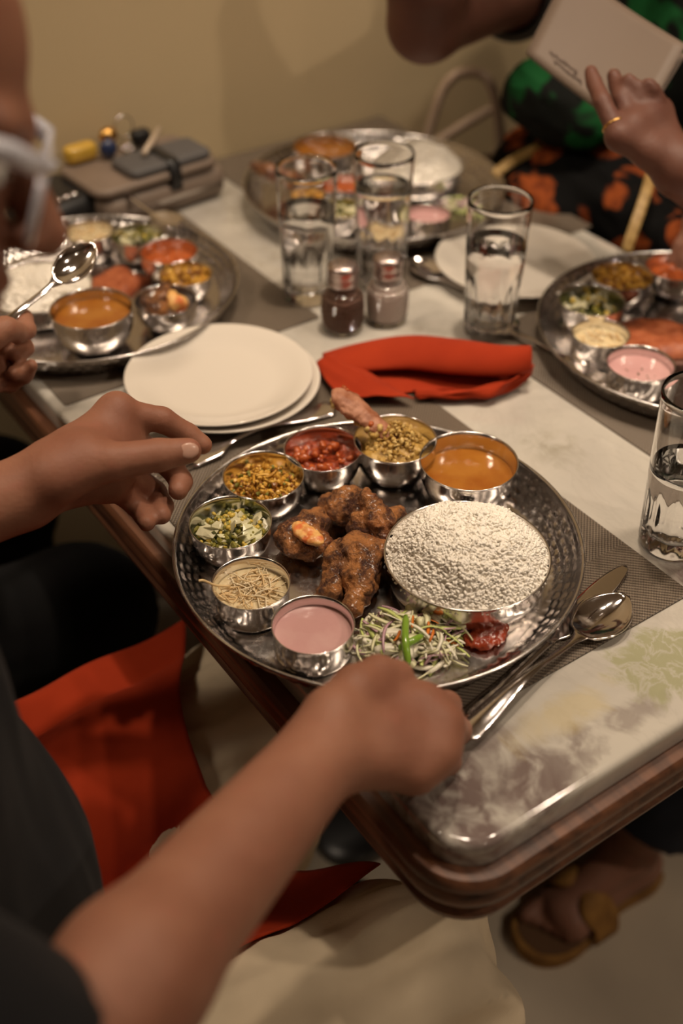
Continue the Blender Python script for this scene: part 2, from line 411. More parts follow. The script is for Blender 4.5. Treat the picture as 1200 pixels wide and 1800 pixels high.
M['gold'] = mat('gold', (.72, .42, .13), .25, 1); M['rubber'] = mat('black_plastic', (.015, .015, .016), .35)
# ------------------------------------------------------------------ the setting
def plane_solid(name, lo, hi, m_):
    c = [(a+b)/2 for a, b in zip(lo, hi)]; s = [b-a for a, b in zip(lo, hi)]
    V, F = box(*c, *s); o = ob(name, V, F, m_, smooth=False); o['kind'] = 'structure'; return o
WY = 1.405
plane_solid('floor', (-2.6, -3.1, -.08), (3.7, WY+.1, 0), M['floor'])
plane_solid('ceiling', (-2.6, -3.1, CEIL), (3.7, WY+.1, CEIL+.08), M['ceil'])
plane_solid('wall_back', (-2.6, WY, 0), (3.7, WY+.1, CEIL), M['wall'])
plane_solid('wall_left', (-2.7, -3.1, 0), (-2.6, WY+.1, CEIL), M['wall2'])
plane_solid('wall_right', (3.7, -3.1, 0), (3.8, WY+.1, CEIL), M['wall2'])
plane_solid('wall_front', (-2.6, -3.2, 0), (3.7, -3.1, CEIL), M['wall2'])
plane_solid('baseboard_back', (-2.6, WY-.015, 0), (3.7, WY, .09), M['ceil'])
for x, y, pw, sp_a, sz_ in LAMPS: lamp(x, y, pw, sp_a, sz_)
src = None
for i, (x, y, pw, sp_a, sz_) in enumerate(LAMPS):
    if src is None:
        src = thing('downlight', 'x', 'light', (x, y, CEIL), 0, 'round downlights in the ceiling')
        V, F = lathe([(.055, -.028), (.075, -.03), (.078, -.02), (.075, 0), (.055, 0)], 32, closed=True); ob('ring', V, F, M['porc'], src)
        o = src
    else: o = dup(src, (x, y, CEIL))
    o.scale = (sz_/.1, sz_/.1, 1)
    o['label'] = ['ceiling downlight above the shakers and napkin in mid table', 'ceiling downlight above the right hand edge of the table', 'ceiling downlight nearest the back wall', 'ceiling downlight behind the right bench', 'ceiling downlight farthest to the front right of the room', 'ceiling downlight farthest behind the camera', 'added ceiling downlight above the left bench, washing the back wall'][i]
# ------------------------------------------------------------------ table
TX0, TX1, TY0, TY1 = .3185, 1.034, .318, 1.385
tcx, tcy, tsx, tsy = (TX0+TX1)/2, (TY0+TY1)/2, TX1-TX0, TY1-TY0
table = thing('dining_table', 'marble topped dining table with a moulded dark wooden edge', 'table')
pr = [(-.004, .727), (0, .7275)]+[(-.0+0.0*i, .7275+.004*i) for i in (1,)]
for i in range(7):
    a = math.radians(90*i/6); pr.append((-.006+.006*math.cos(a), .744+.006*math.sin(a)))
pr += [(-.03, .75)]
V, F = rprof(tcx, tcy, tsx, tsy, .035, pr, 10); ob('marble_top', V, F, M['marble'], table, autos=50)
wp = [(-.05, .672), (.000, .672), (.008, .675), (.010, .682), (.006, .688), (.0075, .692), (.0125, .697), (.0135, .704), (.010, .710), (.0105, .7125), (.0145, .716), (.0145, .722), (.011, .7265), (-.004, .7272), (-.05, .7272)]
V, F = rprof(tcx, tcy, tsx, tsy-.0, .035, wp, 10); ob('wooden_edge', V, F, M['wood'], table, autos=40)
V, F = rprof(tcx, tcy+.1, .12, .12, .03, [(0, .03), (0, .67)], 6); ob('column', V, F, M['wood'], table, autos=40)
V, F = rprof(tcx, tcy+.1, .30, .40, .05, [(-.01, 0), (0, .005), (0, .025), (-.01, .032)], 6); ob('foot_plate', V, F, M['rubber'], table, autos=40)
# place mats
mat0 = None
for cx, cy, lab in ((.4825, .6335, 'taupe woven placemat under the nearest steel tray and the knife and spoon'),
                    (.4825, 1.175, 'taupe woven placemat under the far left steel tray'),
                    (.900, .600, 'taupe woven placemat under the tray at the right edge of the picture'),
                    (.892, 1.168, 'taupe woven placemat under the farthest steel tray by the wall')):
    if mat0 is None:
        V, F = rprof(0, 0, .306, .450, .003, [(0, 0), (0, .0016), (-.0006, .002)], 3)
        o = mat0 = ob('placemat', V, F, M['weave'], autos=40); o.location = (cx, cy, .7501)
    else: o = dup(mat0, (cx, cy, .7501))
    tag(o, lab, 'placemat', 'woven placemats')
MZ = .7522
# ------------------------------------------------------------------ steel trays (thalis)
def thali_mesh():
    prof = [(0, .0014)]+[(.145*t, .0014) for t in (.15, .3, .45, .6, .75, .87, .94, .97)]
    n0 = len(prof); NW = 16
    for i in range(NW+1):
        t = i/NW; prof.append((.142+.0235*t**.9, .0014+.026*t**1.35))
    n1 = len(prof)
    prof += [(.1665, .0284), (.1678, .0288), (.1688, .0280), (.1686, .0266), (.1672, .0260)]
    n2 = len(prof)
    for i in range(NW+1):
        t = 1-i/NW; prof.append((.1435+.0235*t**.9, .0001+.026*t**1.35-.0006*t))
    prof += [(.10, 0), (0, 0)]
    rows = 4; cnt = 88
    def fn(a, k, r, z):
        if n0 <= k < n1: t = (k-n0)/NW
        elif n2 <= k < n2+NW+1: t = 1-(k-n2)/NW
        else: return r, z
        fr = t*rows; ri = int(fr); u = a/(2*PI)*cnt+.5*(ri % 2); u = u-math.floor(u)-.5; v = fr-ri-.5
        d = max(0, 1-(u*u+v*v)/.30); e = min(1, t*6)*min(1, (1-t)*6)
        q = .0014*d*e; j = .0003*math.sin(a*23+ri*2)
        return r+q*.75+j*e, z-q*.65
    return lathe(prof, 440, fn)
V, F = thali_mesh()
THALI = [((.445, .583), 'large hammered steel tray nearest the camera, held by a hand'),
         ((.438, 1.12), 'large steel tray at the far left beside the bent head'),
         ((.925, .668), 'large steel tray cut by the right edge of the picture'),
         ((.858, 1.155), 'large steel tray farthest away behind the water glasses')]
t0 = None
for (c, lab) in THALI:
    if t0 is None: t0 = o = ob('thali_tray', V, F, M['steel_tray'])
    else: o = dup(t0, (0, 0, 0))
    o.location = (*c, MZ+.0003); o.rotation_euler = (0, 0, rng.uniform(0, 3)) if o is not t0 else (0, 0, 0)
    tag(o, lab, 'tray', 'hammered steel trays')
FZ = MZ+.0003+.0016          # tray floor
# ------------------------------------------------------------------ steel bowls
def bowl_prof(kind):
    # unit radius 1 at rim, height 1 ; wall thin
    if kind == 'round':
        o_ = [(0, 0), (.45, 0), (.60, .03), (.76, .14), (.88, .32), (.955, .55), (.985, .78), (.985, .93)]
    elif kind == 'cup':
        o_ = [(0, 0), (.72, 0), (.84, .02), (.92, .08), (.955, .2), (.965, .5), (.972, .8), (.978, .93)]
    else:  # wide rice bowl
        o_ = [(0, 0), (.78, 0), (.87, .04), (.93, .15), (.965, .35), (.98, .6), (.985, .9)]
    return o_
BM = {}
def bowl_mesh(kind, R, H):
    key = (kind, round(R, 4), round(H, 4))
    if key in BM: return BM[key]
    po = [(r*R, z*H) for r, z in bowl_prof(kind)]; T = .0011
    pi_ = [(max(0, r-T), max(z, T)) for r, z in po]
    lip = [(R*.992, H*.97), (R*1.0, H*.985), (R*.999, H*1.0), (R*.985, H*1.003), (R*.972, H*.99)]
    prof = po+lip+pi_[::-1]
    BM[key] = lathe(prof, 72); return BM[key]
bowls = {}
def bowl(c, R, H, kind, lab, group, z=None):
    V, F = bowl_mesh(kind, R, H); o = ob('steel_bowl', V, F, M['steel']); o.location = (c[0], c[1], (FZ if z is None else z)+.0002)
    return tag(o, lab, 'bowl', group)
# ------------------------------------------------------------------ food builders
def mound(name, c, R, z0, hgt, amp, nsc, m_, label, cat='food', seed=1, kind='stuff', edge=.0, base=None, n=40, tilt=(0, 0), power=2, group=None):
    """a heap of food filling a bowl: domed top with lumps, closed underneath"""
    V = []; nr = max(10, n//2); ns = n*2
    for i in range(nr+1):
        r = R*i/nr
        for j in range(ns):
            a = 2*PI*j/ns; V.append((r*math.cos(a), r*math.sin(a), 0))
    V = np.array(V); rr = np.hypot(V[:, 0], V[:, 1])/R
    V[:, 2] = edge+hgt*(1-rr**power)+tilt[0]*V[:, 0]+tilt[1]*V[:, 1]+amp*fbm(V+seed*3.1, nsc, 4, seed)*np.clip((1-rr)*5, .15, 1)
    F = [(i*ns+j, (i+1)*ns+j, (i+1)*ns+(j+1) % ns, i*ns+(j+1) % ns) for i in range(nr) for j in range(ns)]
    b = len(V); bz = -(base if base is not None else .006); Vb = V[-ns:].copy(); Vb[:, 2] = bz; Vb[:, :2] *= .86
    V = np.vstack([V, Vb]); F += [(nr*ns+j, b+j, b+(j+1) % ns, nr*ns+(j+1) % ns) for j in range(ns)]+[tuple(b+j for j in range(ns-1, -1, -1))]
    o = ob(name, V, F, m_, loc=(c[0], c[1], z0)); tag(o, label, cat, group, kind); return o
def liquid(name, c, R, z0, depth, m_, label, seed=1, group=None, amp=.0004):
    return mound(name, c, R, z0, -.0012, amp, 45, m_, label, 'sauce', seed, None, edge=.0012, base=depth, n=48, power=6, group=group)
def ico(jit=.25, seed=0):
    t = (1+5**.5)/2
    v = np.array([(-1, t, 0), (1, t, 0), (-1, -t, 0), (1, -t, 0), (0, -1, t), (0, 1, t), (0, -1, -t), (0, 1, -t), (t, 0, -1), (t, 0, 1), (-t, 0, -1), (-t, 0, 1)], float)/1.9
    f = [(0, 11, 5), (0, 5, 1), (0, 1, 7), (0, 7, 10), (0, 10, 11), (1, 5, 9), (5, 11, 4), (11, 10, 2), (10, 7, 6), (7, 1, 8), (3, 9, 4), (3, 4, 2), (3, 2, 6), (3, 6, 8), (3, 8, 9), (4, 9, 5), (2, 4, 11), (6, 2, 10), (8, 6, 7), (9, 8, 1)]
    r = np.random.default_rng(seed); return v*(1+jit*r.uniform(-1, 1, (12, 1))), f
def grain():
    V = []; F = []; rs = [(0, -1), (.72, -.72), (1, -.2), (1, .3), (.7, .76), (0, 1)]; s = 6
    V.append((0, 0, -1))
    for r, z in rs[1:-1]:
        for k in range(s): V.append((r*math.cos(2*PI*k/s), r*math.sin(2*PI*k/s), z))
    V.append((0, 0, 1)); n = len(rs)-2
    for k in range(s): F.append((0, 1+(k+1) % s, 1+k)); F.append((len(V)-1, 1+(n-1)*s+k, 1+(n-1)*s+(k+1) % s))
    for i in range(n-1):
        for k in range(s): F.append((1+i*s+k, 1+i*s+(k+1) % s, 1+(i+1)*s+(k+1) % s, 1+(i+1)*s+k))
    return np.array(V), F
def rotm(r):                             # random rotation matrices
    q = r.normal(size=4); q /= np.linalg.norm(q); w_, x, y, z = q
    return np.array([[1-2*(y*y+z*z), 2*(x*y-z*w_), 2*(x*z+y*w_)], [2*(x*y+z*w_), 1-2*(x*x+z*z), 2*(y*z-x*w_)], [2*(x*z-y*w_), 2*(y*z+x*w_), 1-2*(x*x+y*y)]])
def scatter_mesh(items):                 # items: (V,F,R,scale,loc,mi)
    V = []; F = []; MI = []; n = 0
    for v, f, R, s, l, mi in items:
        v = (v*np.array(s))@R.T+np.array(l); V.append(v); F += [tuple(i+n for i in q) for q in f]; MI += [mi]*len(f); n += len(v)
    return np.vstack(V), F, MI
def chunks(name, c, R, z0, h, cnt, size, mats, label, seed=1, flat=1.0, group=None, zs=.004, surf=None, parent=None, smooth=False):
    r = np.random.default_rng(seed); it = []
    for i in range(cnt):
        a = r.uniform(0, 2*PI); q = R*math.sqrt(r.uniform(0, 1)); x, y = q*math.cos(a), q*math.sin(a)
        z = h*(1-(q/R)**2)+r.uniform(-.2, 1)*zs
        if surf: z = surf(x, y)+r.uniform(-.3, 1)*zs
        v, f = ico(.3, int(r.integers(1e6))); s = r.uniform(*size)
        Rm = rotm(r) if flat == 1 else np.array(Matrix.Rotation(r.uniform(0, 6), 3, 'Z')@Matrix.Rotation(r.normal()*.5, 3, 'X')@Matrix.Rotation(r.normal()*.5, 3, 'Y'))
        it.append((v, f, Rm, (s, s*r.uniform(.5, .9), s*flat*r.uniform(.6, 1)), (x, y, z), int(r.integers(len(mats)))))
    V, F, MI = scatter_mesh(it); o = ob(name, V, F, mats, parent, smooth, MI, loc=(c[0], c[1], z0) if parent is None else None)
    if parent is None: tag(o, label, 'food', group, 'stuff')
    else: o['kind'] = 'stuff'
    return o
def rice(c, R, z0, H, cnt, label, seed, gl=.0034, base=.012, tilt=(0, 0)):
    root = mound('rice_heap', c, R*.98, z0, H-.0009, .0034, 60, M['rice'], label, 'rice', seed, 'stuff', base=base, n=36, power=2.6, tilt=tilt)
    r = np.random.default_rng(seed); gv, gf = grain(); it = []
    for i in range(cnt):
        a = r.uniform(0, 2*PI); q = R*math.sqrt(r.uniform(0, 1)); x, y = q*math.cos(a), q*math.sin(a)
        z = H*(1-(q/R)**2.6)+tilt[0]*x+tilt[1]*y+.0034*float(fbm(np.array([[x, y, 0]])+seed*3.1, 60, 4, seed)[0])*min(1, (1-q/R)*5+.15)+r.uniform(-.75, .25)*.0012
        ax = r.normal(size=3); ax[2] *= .5; ax = unit(ax); Rm = frame(ax, (0.1, .2, 1))[:, [1, 2, 0]]
        s = r.uniform(.8, 1.15); it.append((gv, gf, Rm, (.00125*s, .00110*s, gl*s*r.uniform(.7, 1.0)), (x, y, z), 0))
    V, F, MI = scatter_mesh(it); o = ob('rice_grains', V, F, M['rice'], root); o['kind'] = 'stuff'
    return root
def strands(name, c, z0, cnt, R, L, wd, mats, label, seed, zs=.006, dome=.004, parent=None, th=.35, ell=1.0, rot=0, curl=1.0, cat='food'):
    r = np.random.default_rng(seed); parts = []; MI = []; V = []; F = []; n = 0
    for i in range(cnt):
        a = r.uniform(0, 2*PI); q = R*math.sqrt(r.uniform(0, 1)); x0, y0 = q*math.cos(a)*ell, q*math.sin(a)
        d = r.uniform(0, 2*PI); l = r.uniform(*L); k = r.normal()*22*curl; w_ = r.uniform(*wd); pts = []
        zz = dome*(1-(q/R)**2)+r.uniform(0, zs); bend = r.normal()*.35; m_ = 8
        x, y = x0, y0
        for t in range(m_+1):
            u = t/m_-.5; dd = d+k*l*u; x += math.cos(dd)*l/m_; y += math.sin(dd)*l/m_; pts.append((x-math.cos(d)*l/2, y-math.sin(d)*l/2, zz+bend*l*(.25-u*u)*1.2-.25*bend*l*.3))
        mi = int(r.integers(len(mats)))
        tilt = r.uniform(-.8, .8)
        for t, p in enumerate(pts):
            p2 = pts[min(t+1, m_)]; p1 = pts[max(t-1, 0)]; tg = unit(np.array(p2)-np.array(p1)); sd = unit(np.cross(tg, (0, 0, 1))); un = np.cross(sd, tg)
            sd2 = sd*math.cos(tilt)+un*math.sin(tilt); un2 = -sd*math.sin(tilt)+un*math.cos(tilt)
            ww = w_*(1-.75*abs(t/m_-.5)**2*2.2)
            for (sa, ub) in ((-1, 0), (0, th), (1, 0), (0, -th)): V.append(tuple(np.array(p)+sd2*sa*ww+un2*ub*ww))
        for t in range(m_):
            for k4 in range(4): F.append((n+t*4+k4, n+t*4+(k4+1) % 4, n+(t+1)*4+(k4+1) % 4, n+(t+1)*4+k4)); MI.append(mi)
        F += [(n+3, n+2, n+1, n), (n+m_*4, n+m_*4+1, n+m_*4+2, n+m_*4+3)]; MI += [mi, mi]; n += (m_+1)*4
    V = np.array(V); cr, sr = math.cos(rot), math.sin(rot); V[:, :2] = V[:, :2]@np.array([[cr, sr], [-sr, cr]])
    V[:, 2] = np.maximum(V[:, 2], .0006) if parent is None else V[:, 2]
    o = ob(name, V, F, mats, parent, True, MI, loc=(c[0], c[1], z0) if parent is None else None)
    if parent is None: tag(o, label, cat, None, 'stuff')
    else: o['kind'] = 'stuff'
    return o
def fried_mat():
    m_ = mat('fried_crust', (.30, .09, .025), .55); b = NB(m_); o = b.obj()
    n = b.noise(o, 60, 5, .65); n2 = b.noise(o, 380, 4, .7); n3 = b.noise(o, 22, 3)
    c = b.mix(b.rng(n, .42, .60), (.085, .024, .010), (.56, .22, .06)); c = b.mix(b.rng(n2, .54, .66, 0, .75), c, (.50, .24, .09)); c = b.mix(b.rng(n3, .58, .7, 0, .5), c, (.42, .10, .022))
    b.l(c, b.b.inputs['Base Color']); b.bump(n2, 1.0, .004); b.b.inputs['Coat Weight'].default_value = .5; b.b.inputs['Coat Roughness'].default_value = .2
    return m_
M['fried'] = fried_mat()
M['flesh'] = mat('fish_flesh', (.85, .48, .16), .4, noise=(90, (.70, .17, .04), .45, .62), bump=(200, .5, .001))
M['orange'] = mat('sambar', (.40, .155, .022), .16, noise=(28, (.30, .090, .010), .42, .66), Coat_Weight=.5)
M['pink'] = mat('pink_yogurt', (.60, .33, .32), .2, noise=(30, (.66, .40, .38), .45, .7), Coat_Weight=.4)
M['cream'] = mat('payasam', (.74, .62, .38), .25, noise=(160, (.66, .52, .30), .4, .7), bump=(260, .5, .001), Coat_Weight=.4)
M['verm'] = mat('vermicelli', (.80, .58, .30), .35)
M['verm2'] = mat('pale_vermicelli', (.84, .70, .46), .35)
M['redc'] = mat('red_curry', (.36, .055, .015), .22, noise=(120, (.13, .022, .008), .42, .7), bump=(220, .8, .002), Coat_Weight=.5)
M['redc2'] = mat('red_curry_bits', (.50, .11, .022), .25, noise=(200, (.3, .05, .012), .4, .7), bump=(300, .5, .001), Coat_Weight=.4)
M['yv'] = mat('yellow_vegetable', (.62, .33, .045), .35, noise=(150, (.36, .15, .02), .4, .7)); M['yv2'] = mat('yellow_bits', (.72, .42, .075), .35); M['yv3'] = mat('brown_bits', (.26, .10, .02), .35); M['ygreen'] = mat('olive_bits', (.20, .19, .03), .4)
M['kh'] = mat('khaki_mash', (.54, .34, .085), .4, noise=(160, (.38, .21, .045), .4, .7), bump=(260, .7, .0015)); M['kh2'] = mat('khaki_bits', (.66, .46, .16), .4)
M['gr1'] = mat('dark_greens', (.075, .08, .02), .35); M['gr2'] = mat('pale_green_bean', (.28, .25, .05), .35); M['dal'] = mat('yellow_dal', (.62, .45, .08), .35); M['cabb'] = mat('cooked_cabbage', (.60, .56, .36), .3)
SS = {}
M['cab1'] = mat('raw_cabbage', (.78, .76, .48), .3, **SS); M['cab2'] = mat('white_cabbage', (.86, .82, .66), .3, **SS); M['cab3'] = mat('green_cabbage', (.58, .66, .22), .3, **SS); M['onion'] = mat('purple_onion', (.55, .34, .40), .3, **SS); M['carrot'] = mat('carrot', (.72, .20, .02), .35)
M['chili'] = mat('green_chili', (.20, .36, .03), .22, Coat_Weight=.4); M['pickle'] = mat('red_pickle', (.34, .05, .018), .22, noise=(150, (.22, .03, .01), .4, .7), bump=(160, .7, .002), Coat_Weight=.4)
M['bone'] = mat('pinkish_bone', (.48, .22, .13), .55, noise=(60, (.26, .08, .03), .42, .62), bump=(150, .8, .002))
M['fishflat'] = mat('fried_fish', (.42, .12, .045), .45, noise=(90, (.28, .06, .02), .4, .7), bump=(260, .7, .0015))
# ---- nearest tray: bowls, measured at rim height
def cz(px, py, h): q = P(px, py, FZ+h); return (q[0], q[1])
T0 = np.array([.445, .583])
def inside(c, rb):
    v = np.array(c)-T0; d = np.linalg.norm(v); mx = .1405-rb
    return tuple(T0+v*min(1, mx/d)) if d > mx else tuple(c)
G1 = 'bowls on the nearest tray'
bR = dict(rice=(.0675, .031), orange=(.0435, .040), khaki=(.0375, .040), red=(.0350, .035), yellow=(.0355, .035), green=(.0345, .034), white=(.0310, .030), pink=(.0317, .030))
cR = {'rice': inside(cz(821, 972, .031), .055), 'orange': inside(cz(842, 796, .040), .020), 'khaki': inside(cz(698, 752, .040), .018), 'red': inside(cz(563, 781, .035), .018),
      'yellow': inside(cz(444, 826, .035), .018), 'green': inside(cz(404, 917, .034), .018), 'white': inside(cz(430, 1028, .030), .024), 'pink': inside(cz(550, 1097, .030), .024)}
for k_, kd, lab in (('rice', 'wide', 'wide shallow steel bowl under the large heap of rice'), ('orange', 'round', 'rounded steel bowl holding orange sambar on the nearest tray'),
                   ('khaki', 'round', 'rounded steel bowl with khaki mash and a bone leaning out'), ('red', 'round', 'small rounded steel bowl holding red curry on the nearest tray'),
                   ('yellow', 'round', 'small rounded steel bowl holding chopped yellow vegetables on the nearest tray'), ('green', 'round', 'small rounded steel bowl holding green cabbage and yellow dal on the nearest tray'),
                   ('white', 'cup', 'small straight steel cup of creamy vermicelli on the nearest tray'), ('pink', 'cup', 'small straight steel cup of smooth pink yogurt on the nearest tray')):
    R, H = bR[k_]; bowl(cR[k_], R, H, kd, lab, G1)
rice(cR['rice'], .0652, FZ+.026, .034, 5200, 'big domed heap of white rice in the nearest wide bowl', 5, base=.018)
liquid('orange_sambar', cR['orange'], .0405, FZ+.022, .014, M['orange'], 'orange brown sambar with an oily sheen in the nearest round bowl', 3)
liquid('pink_yogurt', cR['pink'], .0297, FZ+.020, .015, M['pink'], 'smooth pink yogurt drink in the cup on the nearest tray', 4)
o = mound('red_curry', cR['red'], .0325, FZ+.021, .003, .0045, 75, M['redc'], 'lumpy red tomato curry in the small bowl on the nearest tray', seed=6, base=.013, n=44)
chunks('curry_piece', None, .026, 0, .004, 34, (.003, .0065), [M['redc2'], M['redc'], M['redc2']], None, 8, parent=o, zs=.004, smooth=True)
o = mound('yellow_vegetable', cR['yellow'], .0330, FZ+.020, .004, .002, 90, M['yv'], 'finely chopped yellow vegetable stir fry on the nearest tray', seed=9, base=.012)
chunks('chopped_piece', None, .0300, 0, .006, 420, (.0014, .0030), [M['yv2'], M['yv'], M['yv2'], M['yv3'], M['ygreen']], None, 10, parent=o, zs=.006)
strands('shred', None, 0, 10, .012, (.012, .02), (.0012, .002), [M['yv2'], M['yv']], None, 11, zs=.012, dome=.006, parent=o)
o = mound('green_vegetable', cR['green'], .0322, FZ+.018, .003, .003, 80, M['gr1'], 'green cabbage and yellow dal stir fry on the nearest tray', seed=12, base=.011)
chunks('dal_grain', None, .028, 0, .007, 110, (.0022, .0034), [M['dal'], M['dal'], M['gr2']], None, 13, parent=o, zs=.006, smooth=True)
chunks('bean_piece', None, .029, 0, .005, 150, (.002, .0045), [M['gr1'], M['gr2'], M['gr1'], M['gr2']], None, 14, parent=o, zs=.006)
chunks('cabbage_flake', None, .027, 0, .008, 46, (.005, .0095), [M['cabb'], M['cabb'], M['cab1']], None, 15, flat=.16, parent=o, zs=.006)
o = mound('vermicelli_pudding', cR['white'], .0290, FZ+.019, .002, .0010, 80, M['cream'], 'creamy vermicelli pudding in the cup on the nearest tray', seed=16, base=.014)
strands('vermicelli', None, 0, 110, .021, (.010, .026), (.0005, .0009), [M['verm'], M['verm2']], None, 17, zs=.0035, dome=.002, parent=o, th=.9)
V, F = tube(spline([(-.012, .012, .004), (-.024, .014, .010), (-.033, .015, .019), (-.037, .016, .020)], 5), [.0011]*16, 6); q = ob('noodle', V, F, M['verm'], o)
o = mound('khaki_mash', cR['khaki'], .0345, FZ+.024, .014, .005, 60, M['kh'], 'khaki yellow shredded mash heaped in the bowl with the bone', seed=18, base=.014, tilt=(.10, -.05), n=44)
strands('mash_shred', None, 0, 90, .022, (.005, .012), (.0010, .0020), [M['kh'], M['kh2']], None, 119, zs=.006, dome=.016, parent=o, th=.7)
chunks('mash_lump', None, .026, 0, .014, 420, (.0010, .0030), [M['kh'], M['kh2'], M['kh2'], M['kh']], None, 19, parent=o, zs=.006, surf=lambda x, y: .015*(1-((x-.004)**2+y**2)/.030**2)+.008*math.exp(-((x-.004)**2+(y-.004)**2)/.00022))
# the bone leaning out of the khaki bowl
ba = D(595, 690, 1.125); bb = D(700, 742, 1.115); kc = cR['khaki']
ba = np.array([*P(592, 692, FZ+.064)[:2], FZ+.064]); bb = np.array([kc[0]-.002, kc[1]+.004, FZ+.040])
ax_ = unit(bb-ba); Rb = frame(ax_, (0, 0, 1))
bone_root = thing('long_bone', 'long flat pinkish bone crusted with masala leaning out of its bowl', 'food', (0, 0, 0))
V, F = nets([([E_(ba+ax_*.034, (.040, .0110, .0055), Rb), E_(ba+ax_*.016, (.020, .0135, .0070), Rb), C_(ba+ax_*.03, bb, .0060, .0045)], .004, .004)], .0013, 2, lambda v: .0009*fbm(v, 180, 3))
ob('bone', V, F, M['bone'], bone_root)
rr_ = np.random.default_rng(31); it = []
for i in range(260):
    t = rr_.uniform(0, .055) if i % 2 else rr_.uniform(0, .022); an = rr_.normal()*.6+(-PI/2 if t < .04 else -.6); rad = .0075+rr_.uniform(-.0005, .0022); p_ = ba+ax_*t+(Rb[:, 1]*math.cos(an)*-1+Rb[:, 2]*math.sin(an))*rad
    v, f = ico(.3, i); s = rr_.uniform(.0018, .0042); it.append((v, f, rotm(rr_), (s, s*.8, s*.7), p_, i % 3))
V, F, MI = scatter_mesh(it); q = ob('masala_crust', V, F, [M['kh'], M['kh2'], M['redc2']], bone_root, True, MI); q['kind'] = 'stuff'
# ---- fried pieces
def fried(groups, label, h=.0014, seed=1, amp=.0030, name='fried_chicken'):
    V, F = nets(groups, h, 2, lambda v: amp*fbm(v, 70, 3, seed)+.0016*fbm(v, 230, 3, seed+5)); V[:, 2] = np.maximum(V[:, 2], FZ+.0004)
    root = ob(name, V, F, M['fried']); return tag(root, label, 'fried food', 'fried pieces on the nearest tray')
def q_(px, py, h): return P(px, py, FZ+h)
pA = fried([([E_(q_(527, 948, .016), (.020, .017, .016)), E_(q_(545, 925, .018), (.017, .014, .013)), E_(q_(515, 950, .014), (.012, .016, .013)), C_(q_(545, 970, .012), q_(572, 955, .014), .010, .009)], .006, .004)],
           'fried piece with a split showing pale orange flesh, left of the pile', seed=2)
V, F = nets([([E_(q_(540, 938, .0305), (.0185, .0085, .0050), frame(q_(570, 965, .03)-q_(515, 920, .03)))], .003, .003)], .001, 1, lambda v: .0012*fbm(v, 180, 3, 4)); q = ob('exposed_flesh', V, F, M['flesh'], pA); q['label'] = 'pale orange flesh showing in the split crust'
fried([([E_(q_(606, 890, .019), (.019, .017, .017)), E_(q_(592, 893, .014), (.014, .014, .013)), C_(q_(632, 905, .014), q_(640, 935, .012), .012, .010), E_(q_(640, 925, .020), (.012, .013, .012))], .006, .004)],
      'rounded dark brown fried piece at the back of the pile', seed=3)
fried([([C_(q_(642, 872, .040), q_(668, 915, .028), .0058, .0115), C_(q_(668, 915, .026), q_(676, 945, .018), .0105, .0105), C_(q_(676, 908, .022), q_(698, 905, .014), .010, .008)], .006, .004)],
      'long fried wing pointing upward next to the rice bowl', seed=4)
fried([([E_(q_(630, 970, .022), (.019, .017, .014)), C_(q_(650, 962, .022), q_(680, 968, .024), .009, .004), C_(q_(640, 985, .020), q_(622, 1070, .012), .015, .0075), E_(q_(628, 1020, .016), (.015, .018, .014)), C_(q_(655, 985, .012), q_(650, 1020, .010), .010, .007)], .007, .004)],
      'forked fried drumstick lying nearest the camera in the pile', seed=5)
fried([([C_(q_(596, 975, .018), q_(585, 1040, .011), .012, .008), E_(q_(592, 990, .018), (.012, .014, .012)), C_(q_(575, 1035, .008), q_(560, 1050, .006), .007, .004)], .006, .004)],
      'narrow fried leg beside the drumstick, above the pink yogurt', seed=7)
v, f = ico(.35, 5); ob_ = ob('crust_crumb', v*np.array([.0035, .0045, .0022]), f, M['fried'], loc=tuple(q_(503, 1014, .0015))); tag(ob_, 'small red crumb of crust lying on the bare tray', 'crumb')
# ---- salad and pickle
sc_ = q_(722, 1133, 0)
sal = strands('cabbage_salad', sc_, FZ, 230, .027, (.014, .036), (.0009, .0022), [M['cab1'], M['cab2'], M['cab1'], M['cab2'], M['cab3'], M['onion']], 'shredded raw cabbage and onion salad at the front of the tray', 21, zs=.010, dome=.010, ell=1.45, rot=-.52, cat='salad')
strands('cabbage_leaf', None, 0, 80, .026, (.010, .024), (.0018, .0048), [M['cab2'], M['cab1']], None, 23, zs=.010, dome=.012, parent=sal, th=.18, ell=1.4, rot=-.52)
strands('onion_shred', None, 0, 30, .024, (.014, .026), (.001, .0018), [M['onion']], None, 24, zs=.010, dome=.008, parent=sal, ell=1.4, rot=-.52)
strands('carrot_shred', None, 0, 12, .026, (.010, .018), (.0012, .002), [M['carrot']], None, 25, zs=.012, dome=.011, parent=sal, ell=1.4, rot=-.52)
for i, (a, b_, c_, lab) in enumerate((((713, 1083), (712, 1125), (718, 1170), 'upright strip of green chili on the cabbage salad'), ((742, 1118), (722, 1128), (700, 1140), 'short green chili strip lying across the salad'))):
    pts = spline([q_(*a, .024-.006*i), q_(*b_, .026-.006*i), q_(*c_, .016)], 6); V, F = tube(pts, [.0018, .0027, .003, .003, .003, .003, .003, .003, .003, .003, .0028, .0024, .0012][:len(pts)], 8)
    tag(ob('chili_strip', V, F, M['chili']), lab, 'chili', 'chili strips on the salad')
V, F = nets([([E_(q_(853, 1120, .004), (.016, .011, .0050), frame((1, -.7, 0))), E_(q_(872, 1108, .004), (.010, .009, .005)), E_(q_(835, 1126, .004), (.009, .009, .004)), E_(q_(856, 1105, .005), (.010, .007, .004))], .004, .003)], .0013, 1, lambda v: .0026*fbm(v, 150, 3, 9))
V[:, 2] = np.maximum(V[:, 2], FZ+.0003); tag(ob('mango_pickle', V, F, M['pickle']), 'lump of oily dark red pickle beside the cabbage salad', 'pickle')
